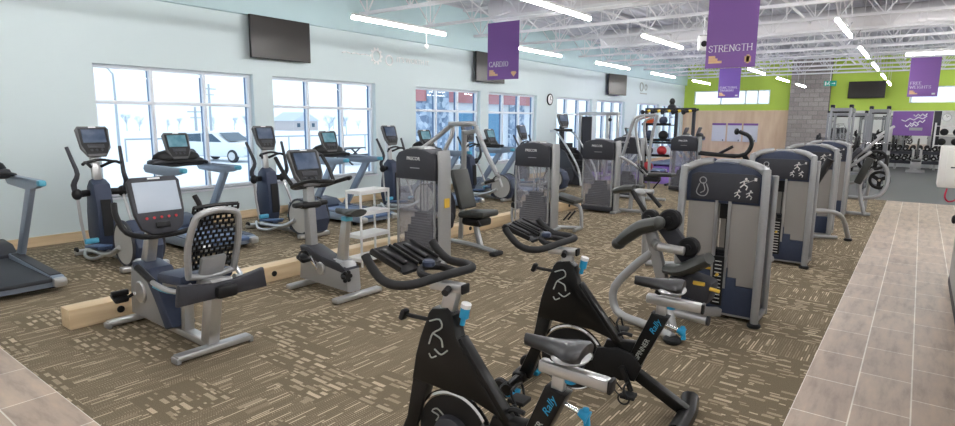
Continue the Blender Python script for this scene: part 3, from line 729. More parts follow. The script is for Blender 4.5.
    m = MB(); m.bar((.18 + q, 0, hz - .045), (.37 + q, 0, hz - .04), .06, .045, .008); m.build('slide_block', M['satin'], hp)
    m = MB(); m.bar((.37 + q, 0, hz - .04), (.385 + q, 0, hz - .04), .064, .05, .008); m.build('slide_cap', M['black'], hp)
    m = MB(); m.tube([(.23, -.03, .86), (.15, -.07, .875), (.12, -.09, .885)], .011, smooth=1); m.box((.115, -.095, .885), (.03, .05, .06), (0, .4, 0), bev=.012); m.build('clamp_lever', M['black'], t)
    MB().cyl((.30 + q, -.03, hz - .045), (.31 + q, -.075, hz - .055), .018).build('slide_knob', M['black'], t)
    def hp_(x, y, z): return (x + q, y, z + dz)
    m = MB()
    m.tube([hp_(-.03, -.255, 1.16), hp_(.0, -.26, 1.125), hp_(.07, -.265, 1.065), hp_(.14, -.25, 1.04), hp_(.20, -.18, 1.035), hp_(.24, -.06, 1.045), hp_(.27, .06, 1.05), hp_(.29, .17, 1.05), hp_(.27, .215, 1.052), hp_(.22, .23, 1.055), hp_(.12, .22, 1.065), hp_(.04, .225, 1.11), hp_(.0, .23, 1.15)], .0225, n=12)
    m.tube([hp_(.24, -.07, 1.045), hp_(.17, -.08, 1.06), hp_(.12, .0, 1.07), hp_(.16, .09, 1.06), hp_(.26, .09, 1.05)], .019, n=10)
    hb = m.build('handlebar', M['rubber'], t)
    for s in (-1, 1):
        m = MB(); m.prism([(-.11 + q, 1.135 + dz), (.12 + q, 1.06 + dz), (.12 + q, 1.075 + dz), (-.10 + q, 1.16 + dz)], s * .085 - .07, s * .085 + .07, bev=.01)
        m.box((-.0 + q, s * .085, 1.125 + dz), (.16, .035, .02), (0, .31, 0), bev=.008); m.bar(hp_(-.09, s * .085 - .065, 1.155), hp_(.10, s * .085 - .065, 1.085), .014, .03, .005); m.bar(hp_(-.09, s * .085 + .065, 1.155), hp_(.10, s * .085 + .065, 1.085), .014, .03, .005)
        m.build('forearm_tray', M['black'], hb)
    m = MB(); m.disc(hp_(.155, .0, 1.095), (0, 0, 1), .032, .035, n=20, bev=.008); m.build('display_cap', M['navy'], hb)
    # saddle assembly
    m = MB(); m.bar((.925, 0, .64), (.935, 0, .77), .04, .06, .006); m.build('seat_post', M['satin'], t)
    m = MB(); m.bar((.835, 0, .765), (1.165, 0, .748), .060, .058, .014); sl = m.build('seat_slider', M['satin'], t)
    m = MB(); m.bar((1.16, 0, .748), (1.18, 0, .747), .064, .062, .008); m.build('slider_end_cap', M['black'], sl)
    s_ = saddle(t, .91, .862, 'saddle', k=.98, pitch=.04)
    m = MB(); m.ball((.985, 0, .838), (.085, .112, .03)); m.build('saddle_skirt', M['satin'], s_)
    m = MB(); m.cyl((.90, 0, .80), (.92, 0, .86), .02, n=8); m.bar((.86, -.025, .835), (1.03, -.025, .835), .008, .008); m.bar((.86, .025, .835), (1.03, .025, .835), .008, .008); m.build('saddle_clamp', M['black'], s_)
    m = MB(); m.cyl((.985, -.0, .745), (.985, -.0, .715), .026, n=14); m.cyl((.985, 0, .765), (.985, 0, .73), .012); m.build('slider_knob', M['blueacc'], t)
    m = MB(); m.cyl((.95, 0, .61), (1.04, 0, .585), .012); lk = m.build('post_pin', M['chrome'], t)
    m = MB(); m.tube([(1.03, 0, .59), (1.075, 0, .575)], [.016, .03], n=12, smooth=1); m.bar((1.06, 0, .62), (1.07, 0, .53), .02, .03, .008); m.build('pin_handle', M['blueacc'], lk)
    m = MB(); m.tube([(.66, .0, .47), (.70, 0, .505), (.76, 0, .50)], .012, n=6); m.build('bottle_cage', M['black'], t)
    return t
place(spinbike('black spin bike second from the camera, full frame and rear foot in view', 0, 0), -2.09, 3.31, math.radians(8.5))
place(spinbike('black spin bike nearest the camera, its base cut off by the bottom picture edge', .045, .045), -2.10, 2.10, math.radians(4))
# ------------------------------------------------------------------ weight stack machines
def tower(t, style, mark=True):
    """weight stack tower, front towards -Y, width .76, depth .40, height 1.5"""
    D = .40
    left = style == 'left'
    m = MB()
    if left:
        m.tube([(.37, .17, .02), (.37, .17, 1.34), (.34, .17, 1.42)], .12, n=16, smooth=2, flat=.33, up=(0, 1, 0)); m.box((.37, .17, .03), (.12, .34, .05), bev=.02)
    else:
        for s_ in (-1, 1): m.tube([(s_ * .36, -.05, .03), (s_ * .36, -.04, 1.31), (s_ * .33, .0, 1.42), (s_ * .24, .04, 1.468), (s_ * .12, .06, 1.487)], .036, n=12)
        m.tube([(.36, .36, .03), (.36, .36, 1.36)], .03, n=10, smooth=1)
    m.build('side_post', M['silver'], t)
    for x in ((.36,) if left else (-.36, .36)):
        MB().disc((x, .17 if left else -.05, .02), (0, 0, 1), .058, .04, n=20, bev=.01).build('foot', M['rubber'], t)
    cap = M['slate'] if left else M['navy']
    sh = [(-.35, 1.08 if left else 1.10), (.335, 1.08 if left else 1.10), (.335, 1.36), (.29, 1.43), (.16, 1.475), (0, 1.49), (-.16, 1.475), (-.30, 1.43), (-.35, 1.36)]
    m = MB(); m.prism(sh, .02, .36, bev=.03); top = m.build('top_cover', cap, t)
    m = MB(); m.prism([(-.13, 1.47), (.13, 1.47), (.10, 1.505), (-.10, 1.505)], .08, .30, bev=.012); m.build('top_handle', M['silver'], top)
    if left:
        text('lettering', 'PRECOR', .062, M['whitetext'], top, (-.14, .016, 1.335), (PI / 2, 0, 0), .001)
        MB().box((0, .017, 1.235), (.16, .006, .01)).build('trim_line', M['silver'], top, smooth=0)
    else:
        m = MB(); m.prism([(-.30, 1.13), (.30, 1.13), (.30, 1.36), (.24, 1.385), (-.24, 1.385), (-.30, 1.36)], .006, .03, bev=.005); pl = m.build('placard', M['slate'], top)
        m = MB()    # exercise pictograms
        def fig(x, z, k):
            m.disc((x + .015 * k, .003, z + .05 * k), (0, 1, 0), .011 * k, .004, n=10)
            m.tube([(x, .003, z + .035 * k), (x, .003, z), (x - .03 * k, .003, z - .03 * k)], .006 * k, n=4, smooth=1); m.tube([(x, .003, z), (x + .03 * k, .003, z - .02 * k), (x + .02 * k, .003, z - .05 * k)], .006 * k, n=4, smooth=1)
            m.tube([(x - .035 * k, .003, z + .01 * k), (x, .003, z + .03 * k), (x + .04 * k, .003, z + .035 * k)], .005 * k, n=4, smooth=1)
        fig(.17, 1.295, 1.0); m.bar((.17, .003, 1.30), (.265, .003, 1.345), .002, .003); fig(.12, 1.20, .75); fig(.22, 1.20, .75); m.box((.265, .003, 1.345), (.022, .004, .028))
        m.build('pictogram', M['icon'], pl)
        m = MB(); m.torus((-.19, .003, 1.31), (0, 1, 0), .03, .005, n=16, m=4); m.tube([(-.22, .003, 1.28), (-.245, .003, 1.20), (-.21, .003, 1.165), (-.16, .003, 1.17), (-.14, .003, 1.22), (-.16, .003, 1.28)], .005, n=4); m.tube([(-.19, .003, 1.29), (-.17, .003, 1.22), (-.21, .003, 1.19)], .005, n=4); m.build('logo_outline', M['silver'], pl)
    # weights
    m = MB(); w = [.60] * 6 + [.48] * 3 + [.36] * 3 + [.22] * 2
    z = .14
    for k, a in enumerate(w):
        h = .036; m.box((0, .19, z + h / 2), (a if left else .30, .13, h - .004)); z += h
    m.build('weight_stack', M['stack'], t, smooth=0)
    m = MB()
    for x in (-.06, .06): m.cyl((x, .19, .06), (x, .19, 1.12), .011, n=8)
    m.build('guide_rod', M['chrome'], t); m = MB(); m.cyl((0, .19, z), (0, .19, 1.12), .006, n=6); m.build('cable', M['black'], t)
    if left:
        m = MB(); m.b2((-.345, .045, .12), (.325, .055, 1.09)); m.b2((-.35, .045, .12), (-.34, .33, 1.09)); m.b2((.31, .05, .12), (.32, .33, 1.09)); s = m.build('shroud', M['shroud'], t, smooth=0)
        m = MB(); m.b2((-.345, .33, .12), (.325, .345, 1.09)); m.build('rear_shroud', M['shroud'], t, smooth=0)
        MB().b2((-.35, .03, .03), (.33, .36, .125), .02).build('base_box', M['slate'], t)
        MB().b2((-.348, .035, .14), (-.32, .05, 1.09)).build('shroud_edge', M['silver'], t, smooth=0); MB().b2((.30, .035, .14), (.328, .05, 1.09)).build('shroud_edge', M['silver'], t, smooth=0)
    else:
        m = MB(); m.b2((-.32, .035, .34), (-.065, .045, 1.11)); m.b2((.065, .035, .34), (.32, .045, 1.11)); m.b2((-.33, .345, .12), (.33, .355, 1.11)); s = m.build('shroud', M['shroud2'], t, smooth=0)
        m = MB(); m.b2((-.07, .018, .30), (-.045, .05, 1.25)); m.b2((.045, .018, .30), (.07, .05, 1.25)); m.build('channel_rail', M['satin'], t, smooth=0)
        m = MB(); m.b2((-.045, .10, .95), (.045, .11, 1.30)); m.build('channel_back', M['black'], t, smooth=0)
        m = MB(); m.prism([(-.33, .06), (.33, .06), (.33, .33), (.16, .33), (.16, .41), (.08, .41), (.08, .50), (.055, .50), (.055, .30), (-.055, .30), (-.055, .50), (-.16, .50), (-.2, .42), (-.27, .42), (-.27, .34), (-.33, .34)], .022, .10, bev=.004); m.b2((-.33, .1, .06), (.33, .36, .12)); m.build('lower_cover', M['navy'], t)
        m = MB(); m.prism([(-.048, .13), (.048, .13), (.048, .60), (-.048, .60)], .01, .06); m.build('pin_plate', M['black'], t)
        m = MB()
        for k in range(12): m.box((0, .007, .16 + k * .036), (.06, .004, .008))
        m.build('weight_number', M['icon'], t, smooth=0)
        m = MB(); m.box((-.12, .01, .475), (.11, .006, .022)); m.cyl((.0, .0, .43), (.0, -.03, .43), .014, n=10); m.build('pin_label', M['gold'], t)
        m = MB(); m.b2((-.36, .03, .04), (.36, .08, .08)); m.b2((.34, .03, .04), (.38, .38, .08)); m.b2((-.38, .03, .04), (-.34, .38, .08)); m.build('base_frame', M['silver'], t)
    return t
def pad(m, p0, p1, w, h, bev=.025): m.bar(p0, p1, w, h, bev)

# --- left row ---
GL = 'weight stack machines in the left row'
c1 = thing('chest_press_machine', 'press machine with overhead silver arch and upright charcoal seat, nearest in the left row', 'weight machine', (-5.15, 5.45, 0), group=GL)
tower(c1, 'left'); _own = set(C.objects)
X0 = 5.32; Y0 = .8
m = MB()
m.bar((-.28, Y0 - .05, 1.79), (.20, Y0 - .05, 1.80), .06, .07, .015)
m.tube([(-.26, Y0, 1.77), (-.23, Y0 - .05, 1.62), (-.42, Y0 - .1, 1.25), (-.40, Y0 - .12, 1.16)], .032, smooth=2)
m.tube([(-.30, Y0, 1.76), (-.55, Y0 - .15, 1.52), (-.68, Y0 - .3, 1.38)], .035, smooth=2)
m.tube([(.17, Y0, 1.77), (.24, Y0, 1.62), (.42, Y0 - .05, 1.36), (.62, Y0 - .1, 1.12)], .034, smooth=2)
m.bar((-.10, Y0 + .1, 1.66), (.12, Y0 + .1, 1.70), .05, .06, .01)
m.tube([(-.3, Y0 + .25, .05), (-.22, Y0 + .22, 1.0), (-.12, Y0 + .1, 1.70)], .04, smooth=2)
m.build('press_arm', M['silver'], c1)
m = MB(); m.tube([(.62, Y0 - .1, 1.12), (.66, Y0 - .1, 1.05), (.40, Y0 - .15, .97)], .022, smooth=2); m.tube([(.66, Y0 - .1, 1.05), (.70, Y0 - .1, .95)], .022, smooth=1); m.build('handle_bar', M['silver'], c1)
MB().tube([(-.42, Y0 - .3, .93), (-.10, Y0 - .3, .98)], .022, smooth=1).build('hand_grip', M['black'], c1); MB().tube([(.60, Y0 - .12, 1.04), (.45, Y0 - .14, .99)], .027, smooth=1).build('hand_grip', M['black'], c1)
m = MB(); pad(m, (-.14, Y0, 1.14), (.04, Y0, .58), .36, .08, .03); bk = m.build('backrest', M['pad'], c1)
m = MB(); pad(m, (.0, Y0, .50), (.46, Y0, .54), .40, .09, .035); m.build('seat', M['pad'], c1)
m = MB(); m.tube([(.18, Y0, .54), (.20, Y0, .30), (.32, Y0 - .05, .04)], .045, n=8); m.tube([(-.3, Y0, .06), (.2, Y0 - .05, .06), (.68, Y0 - .18, .05)], .035, n=8); m.build('seat_frame', M['silver'], c1)
m = MB(); m.box((.20, Y0, .41), (.34, .30, .12), bev=.04); m.cyl((.38, Y0 - .22, .46), (.42, Y0 - .2, .38), .02); m.build('seat_adjuster', M['black'], c1)
m = MB(); m.box((.68, Y0 - .18, .03), (.10, .22, .06), bev=.02); m.build('foot', M['rubber'], c1)
m = MB(); m.ball((-.18, Y0 - .2, .55), (.12, .12, .30)); m.box((-.15, Y0 - .25, .42), (.2, .12, .25), bev=.05); m.build('counterweight', M['slate'], c1)
MB().box((.465, -.18, .80), (.006, .10, .12)).build('warning_label', M['gold'], c1, smooth=0)

for o in list(C.objects):
    if o.parent == c1 and o not in _own and not o['_t'] if False else (o.parent == c1 and o not in _own): o.location = (-.05, .35, 0)
c2 = thing('leg_machine', 'weight tower with padded bench and curved silver leg, second in the left row', 'weight machine', (-5.18, 8.35, 0), group=GL)
tower(c2, 'left')
m = MB(); pad(m, (.22, .50, .58), (.66, .50, .49), .34, .08, .03); m.build('seat', M['pad'], c2)
m = MB(); m.tube([(.2, .5, .50), (.60, .5, .44), (.70, .5, .34), (.72, .5, .05)], .032); m.tube([(.36, .3, .05), (.72, .5, .05), (.74, .2, .05)], .03, smooth=1); m.build('bench_frame', M['silver'], c2)
m = MB(); m.tube([(.62, .45, .34), (.50, .42, .18)], .016, smooth=1); m.tube([(.56, .40, .32), (.44, .37, .17)], .016, smooth=1); m.build('bench_lever', M['black'], c2)
m = MB(); pad(m, (-.42, .3, .62), (-.50, .3, .42), .22, .09, .03); m.box((-.45, .25, .36), (.16, .16, .12), bev=.04); m.build('ankle_pad', M['black'], c2)
m = MB(); m.tube([(-.40, .2, .45), (-.50, .2, .30), (-.46, .15, .08), (-.36, .1, .05)], .026); m.build('ankle_arm', M['silver'], c2)

c3 = thing('rotary_torso_machine', 'weight tower with small seat and short angled black grips, third in the left row', 'weight machine', (-5.17, 10.85, 0), group=GL)
tower(c3, 'left')
m = MB(); pad(m, (.40, .35, .52), (.84, .35, .56), .34, .08, .03); m.build('seat', M['pad'], c3)
m = MB(); m.tube([(.40, .2, 1.15), (.62, .3, 1.02), (.92, .35, .80)], .03, smooth=2); m.tube([(.40, .3, .06), (.85, .35, .06)], .035, smooth=1); m.cyl((.6, .35, .06), (.62, .35, .5), .045, n=8); m.build('arm_frame', M['silver'], c3)
MB().tube([(.70, .32, .97), (.86, .34, .84)], .03, smooth=1).build('hand_grip', M['black'], c3); MB().tube([(.84, .2, 1.0), (.98, .22, .86)], .026, smooth=1).build('hand_grip', M['black'], c3)

c4 = thing('multi_press_machine', 'weight stack machine with tall bent silver tubes over a low bench, before the ball rack', 'weight machine', (-5.65, 13.35, 0), group=GL)
tower(c4, 'left')
m = MB()
m.tube([(-.35, -.1, .05), (-.05, -.1, .9), (.20, -.1, 1.80), (.34, -.1, 1.96), (.75, -.1, 2.0)], .04)
for s in (-.25, .25): m.tube([(.55, s, 1.95), (.35, s, 1.82), (.42, s, 1.3), (.52, s, .95)], .034)
m.tube([(.75, 0, 2.0), (.62, 0, 1.3), (.64, 0, .05)], .035, smooth=2); m.tube([(-.3, 0, .05), (.64, 0, .05), (1.05, 0, .05)], .035, smooth=1)
m.build('press_arm', M['silver'], c4)
MB().tube([(.52, -.25, .95), (.56, -.25, .75)], .028, smooth=1).build('hand_grip', M['black'], c4); MB().tube([(.52, .25, .95), (.56, .25, .75)], .028, smooth=1).build('hand_grip', M['black'], c4)
m = MB(); pad(m, (.62, 0, .62), (1.22, 0, .64), .34, .08, .03); m.build('seat', M['pad'], c4)
m = MB(); m.box((.72, 0, .52), (.34, .28, .12), bev=.04); m.tube([(.9, 0, .5), (.75, 0, .3)], .015, smooth=1); m.build('seat_adjuster', M['black'], c4)

c5 = thing('weight_stack_tower', 'weight stack tower standing before the birch wall panels, farthest of the left row', 'weight machine', (-4.98, 15.6, 0), group=GL)
tower(c5, 'left')

# --- right row ---
GR = 'weight stack machines in the right row'
r1 = thing('leg_curl_machine', 'large weight machine with curved thigh pad and round pivots in the right foreground', 'weight machine', (-1.40, 5.62, 0), group=GR)
tower(r1, 'right')
def L(x, z, y=4.95): return (x + 1.40, y - 5.62, z)
m = MB(); m.tube([L(-1.50, .05, 4.74), L(-1.79, .06, 4.87), L(-2.02, .07, 4.93), L(-2.13, .14, 4.96), L(-2.14, .32, 4.97), L(-1.96, .55, 4.97), L(-1.80, .70, 4.97)], .038, n=12); m.build('floor_tube', M['silver'], r1)
m = MB(); m.disc(L(-1.50, .03, 4.73), (0, 0, 1), .075, .06, n=20, bev=.02); m.build('foot', M['rubber'], r1)
m = MB(); m.bar(L(-1.86, 1.00, 4.98), L(-1.66, .34, 4.98), .085, .10, .02); m.bar(L(-1.66, .34, 4.98), L(-1.54, .06, 4.85), .07, .08, .015); m.bar(L(-1.66, .20, 4.98), L(-1.30, .14, 5.4), .07, .08, .015); m.build('upright_post', M['silver'], r1)
m = MB(); m.bar(L(-1.80, 1.01, 5.08), L(-1.46, .60, 5.10), .10, .15, .03); m.build('swing_arm', M['slate'], r1)
for x, z, rr in ((-1.68, 1.00, .095), (-1.50, .78, .085), (-1.86, 1.00, .075)):
    m = MB(); m.disc(L(x, z, 5.04), (0, 1, 0), rr, .09, n=24, bev=.015); m.disc(L(x, z, 4.99), (0, 1, 0), rr * .35, .04, n=14); m.build('pivot_wheel', M['black'], r1)
m = MB(); m.tube([L(-2.09, .75, 4.88), L(-2.00, .84, 4.88), L(-1.88, .93, 4.88), L(-1.74, .98, 4.88)], [.05, .062, .065, .06], n=12, flat=1.5, up=(0, 0, 1)); m.ball(L(-2.08, .76, 4.88), (.06, .09, .055)); m.ball(L(-1.73, .985, 4.88), (.055, .09, .06)); m.build('thigh_pad', M['pad'], r1)
m = MB(); m.cyl(L(-1.71, .785, 4.86), L(-1.49, .775, 4.86), .038, n=16); m.cyl(L(-1.76, .80, 4.9), L(-1.71, .785, 4.86), .045, n=12); m.build('roller_arm', M['satin'], r1)
m = MB(); m.tube([L(-1.66, .585, 4.93), L(-1.52, .60, 4.93), L(-1.36, .69, 4.93), L(-1.30, .73, 4.93)], [.04, .058, .062, .05], n=12, flat=2.4, up=(0, 0, 1)); m.build('seat', M['pad'], r1)
m = MB(); m.box(L(-1.42, .44, 5.05), (.30, .22, .22), (0, .2, 0), bev=.05); m.box(L(-1.55, .48, 5.0), (.16, .18, .10), bev=.03); m.build('seat_block', M['slate'], r1)
m = MB(); m.box(L(-1.37, .50, 4.93), (.10, .02, .035), bev=.008); m.cyl(L(-1.28, .47, 4.93), L(-1.2, .46, 4.93), .016); m.build('adjust_lever', M['gold'], r1)
m = MB(); m.cyl(L(-1.56, .205, 4.93), L(-1.28, .19, 4.93), .036, n=16); m.build('lower_roller', M['satin'], r1)
m = MB(); m.disc(L(-1.275, .19, 4.93), (1, 0, 0), .04, .02, n=16); m.build('roller_cap', M['slate'], r1)

r2 = thing('ab_crunch_machine', 'weight machine with twin black grips directly behind the large foreground weight machine', 'weight machine', (-1.39, 8.38, 0), group=GR)
tower(r2, 'right')
def L2(x, z, y=7.1): return (x + 1.39, y - 8.38, z)
m = MB(); m.ball(L2(-2.78, .96), (.10, .07, .05)); m.tube([L2(-2.78, .96), L2(-2.68, .62), L2(-2.66, .05)], .045, smooth=1); m.tube([L2(-2.9, .97), L2(-2.6, .98)], .03, smooth=1); m.tube([L2(-2.66, .06), L2(-2.1, .06, 7.4), L2(-1.4, .08, 8.3)], .04, smooth=2); m.build('seat_frame', M['silver'], r2)
MB().tube([L2(-2.84, .98, 7.0), L2(-2.66, .74, 7.0)], .028, smooth=1).build('hand_grip', M['rubber'], r2); MB().tube([L2(-2.68, .98, 7.1), L2(-2.50, .80, 7.1)], .026, smooth=1).build('hand_grip', M['rubber'], r2)
m = MB(); m.tube([L2(-3.12, .95), L2(-2.98, .99), L2(-2.86, 1.0)], [.04, .055, .045], n=10, flat=1.6); m.build('elbow_pad', M['pad'], r2)
m = MB(); m.tube([L2(-2.18, 1.47, 7.5), L2(-1.72, 1.45, 7.5), L2(-1.60, 1.56, 7.5), L2(-1.62, 1.68, 7.5), L2(-1.74, 1.74, 7.5)], .025); m.tube([L2(-1.95, 1.47, 7.5), L2(-1.80, 1.56, 7.5)], .018, smooth=1); m.ball(L2(-1.77, 1.74, 7.5), (.03, .03, .04)); m.bar(L2(-2.2, 1.46, 7.5), L2(-1.75, 1.44, 7.5), .05, .04, .01); m.tube([L2(-1.66, 1.45, 7.5), L2(-1.5, 1.0, 7.9), L2(-1.4, .6, 8.3)], .03, smooth=2); m.build('press_handle', M['black'], r2)

r3 = thing('seated_leg_machine', 'weight machine with a slanted black cushion beside its tower, third in the right row', 'weight machine', (-1.40, 10.9, 0), group=GR)
tower(r3, 'right')
def L3(x, z, y=9.9): return (x + 1.40, y - 10.9, z)
m = MB(); m.tube([L3(-1.26, .80), L3(-1.02, 1.33)], .055, n=12, smooth=1); m.build('slanted_cushion', M['rubber'], r3)
m = MB(); m.tube([L3(-1.20, .54, 10.0), L3(-.98, .52, 10.2), L3(-.84, .40, 10.5), L3(-.76, .05, 10.8)], .035); m.tube([L3(-1.25, .05, 10.6), L3(-.9, .05, 10.7)], .03, smooth=1); m.tube([L3(-1.26, .80), L3(-1.22, .05, 10.2)], .03, smooth=1); m.build('side_frame', M['silver'], r3)
m = MB(); m.box(L3(-1.28, .58, 10.0), (.14, .2, .2), bev=.04); m.build('side_box', M['satin'], r3)
m = MB(); m.disc(L3(-.76, .02, 10.8), (0, 0, 1), .06, .04, n=16, bev=.01); m.build('foot', M['rubber'], r3)
r4 = thing('weight_stack_tower', 'weight stack tower with pictogram placard, fourth in the right row beside the leg press', 'weight machine', (-1.44, 13.4, 0), group=GR)
tower(r4, 'right')

# ------------------------------------------------------------------ plate loaded leg press
lp = thing('leg_press', 'plate loaded leg press with slanted black pad and round weight plates at the carpet edge', 'leg press', (-.70, 14.2, 0))
m = MB(); m.tube([(-.05, -.4, .05), (-.18, -.35, .6), (-.10, -.3, 1.15)], .04, smooth=2); m.tube([(-.65, -.3, .05), (.05, -.3, .05)], .035, smooth=1); m.tube([(-.6, -.2, .36), (.05, -.2, .38), (.25, -.1, .62), (.22, 0, .95), (.05, .1, 1.1)], .04); m.tube([(-.6, -.3, .62), (-.2, -.3, .70), (.0, -.2, .95)], .03); m.bar((-.62, .1, .85), (.1, .1, 1.62), .10, .06, .015); m.bar((-.75, -.25, .62), (-.05, -.25, 1.30), .09, .06, .015); m.tube([(-.6, .2, .05), (-.6, .2, .7)], .035, smooth=1); m.tube([(-.1, .45, .05), (-.05, .4, .9)], .035, smooth=1); m.build('frame', M['silver'], lp)
m = MB(); m.bar((-.22, -.42, .66), (-.04, -.42, 1.18), .07, .14, .03); m.build('back_pad', M['pad'], lp)
m = MB(); m.bar((-.62, .0, .82), (-.25, .0, 1.35), .12, .10, .03); m.build('foot_plate', M['slate'], lp)
for x, z, r_, y in ((.02, 1.12, .21, .05), (.12, .72, .19, .05), (-.12, 1.08, .19, .16)):
    m = MB(); m.torus((x, y, z), (0, 1, 0), r_ - .03, .03, n=36, m=8); m.disc((x, y, z), (0, 1, 0), .05, .07, n=14)
    for k in range(3): a = k * PI * 2 / 3 + .5; m.bar((x, y, z), (x + (r_ - .03) * math.cos(a), y, z + (r_ - .03) * math.sin(a)), .02, .07, .004)
    pw = m.build('weight_plate', M['rubber'], lp); MB().disc((x, y - .04, z), (0, 1, 0), .025, .04, n=12).build('plate_sleeve', M['chrome'], pw)

# ------------------------------------------------------------------ white slatted shelf stand
sh = thing('shelf_stand', 'white open four tier shelf stand between the upright bike and the first weight tower', 'shelf', (-5.585, 5.05, 0), math.radians(3))
for x in (-.125, .125):
    for y in (-.25, .25): MB().box((x, y, .485), (.024, .024, .97), bev=.004).build('post', M['white'], sh)
for z in (.10, .40, .69, .96):
    m = MB(); m.b2((-.135, -.26, z - .012), (.135, .26, z + .010), .004); m.b2((-.135, -.262, z - .035), (.135, -.25, z)); m.b2((.125, -.26, z - .035), (.137, .26, z)); m.build('shelf', M['white'], sh)

# ------------------------------------------------------------------ accessory rack with balls (by the turf)
rk = thing('accessory_rack', 'dark functional training rack with forward pegs standing at the turf edge', 'rack', (-5.75, 16.9, 0))
m = MB()
for x in (-.9, 0, .5):
    m.b2((x - .04, .28, 0), (x + .04, .36, 2.25)); m.b2((x - .03, -.3, .02), (x + .03, .34, .08))
m.b2((-.9, .29, 2.18), (.5, .35, 2.25)); m.b2((-.9, .29, 1.2), (.5, .35, 1.26)); m.build('frame', M['slate'], rk)
for z in (.35, .85, 1.30, 1.75):
    m = MB(); m.box((-.45, .1, z), (.86, .36, .03)); m.box((-.45, -.07, z + .03), (.86, .02, .05)); m.build('shelf', M['black'], rk)
for k, x in enumerate((-.75, -.45, -.15, .15, .45)):
    m = MB(); m.cyl((x - .12, -.1, 2.12), (x + .16, .3, 2.20), .035, n=10); m.disc((x - .12, -.1, 2.12), (1, 1.4, .25), .07, .06, n=16, bev=.01); m.disc((x + .1, .2, 2.18), (1, 1.4, .25), .06, .05, n=16, bev=.01); pg = m.build('peg_roller', M['black'], rk); MB().cyl((x - .03, .03, 2.143), (x + .02, .1, 2.158), .042, n=12).build('yellow_sleeve', M['yellow'], pg)
balls = [('orange medicine ball on the upper shelf of the dark training rack', 'orange', -.72, 1.765, .13), ('dark blue medicine ball beside the orange one on the dark training rack', 'navy', -.30, 1.765, .12),
         ('dark navy exercise ball on the second shelf of the dark training rack', 'navy', -.70, 1.315, .14), ('black medicine ball on the second shelf of the dark training rack', 'rubber', -.28, 1.315, .14),
         ('red medicine ball on the lowest shelf of the dark training rack', 'red', -.70, .365, .15), ('bright red ball on the middle low shelf of the dark training rack', 'red', -.30, .865, .14), ('grey ball at the left of the middle low shelf, dark training rack', 'slate', -.70, .865, .13)]
for lb, mt, x, z, r in balls:
    b = MB().ball((0, 0, r), (r, r, r), n=20).build('medicine_ball', M[mt]); b.location = (-5.75 + x, 17.0, z + .001); tag(b, lb, 'ball', 'balls on the training rack')
hb_ = thing('boxing_dummy', 'black punch bag bust standing on top of the dark training rack', 'punch bag', (-5.9, 17.22, 2.251))
m = MB(); m.ball((0, 0, .18), (.08, .09, .10)); m.build('head', M['black'], hb_)
m = MB(); m.prism([(-.12, 0), (.12, 0), (.10, .06), (.04, .11), (-.04, .11), (-.10, .06)], -.08, .08, bev=.03); m.build('shoulders', M['slate'], hb_)

# ------------------------------------------------------------------ cable machines at the window wall
def cable(lb, x, y):
    t = thing('cable_crossover', lb, 'cable machine', (x, y, 0), group='cable machines by the windows')
    m = MB()
    for s in (-.5, .5): m.b2((s - .05, -.06, 0), (s + .05, .06, 2.12), .01)
    m.b2((-.55, -.07, 2.05), (.9, .07, 2.15), .01); m.b2((-.55, -.4, 0), (-.45, .4, .07), .01); m.b2((.45, -.4, 0), (.55, .4, .07), .01); m.b2((.82, -.05, 0), (.9, .05, 2.1), .01); m.build('frame', M['satin'], t)
    m = MB(); m.b2((-.44, -.03, .1), (-.08, .03, 2.0), .01); m.build('rear_panel', M['slate'], t)
    m = MB()
    for k in range(12): m.b2((.0, -.16, .15 + k * .05), (.4, -.04, .19 + k * .05))
    m.build('weight_stack', M['stack'], t, smooth=0)
    m = MB(); m.cyl((.62, -.08, .6), (.62, -.08, 2.05), .008, n=6); m.disc((.62, -.08, 1.9), (0, 1, 0), .06, .03); m.bar((.5, -.08, .58), (.74, -.08, .6), .03, .03); m.build('cable_grip', M['black'], t)
    return t
cable('cable machine with dark panel standing before the fifth window', -8.9, 18.3)
dup(tC, (-8.3, 20.4, 0), 0, 'blue grey treadmill between the cable machine and the seventh window', 'machines far down the window wall')
tB2 = dup(tC, (-8.0, 24.5, 0), PI, 'treadmill far down the window wall near the seventh window', 'machines far down the window wall')
dup(tC, (-8.0, 26.3, 0), PI, 'treadmill at the far end of the window wall by the eighth window', 'machines far down the window wall')

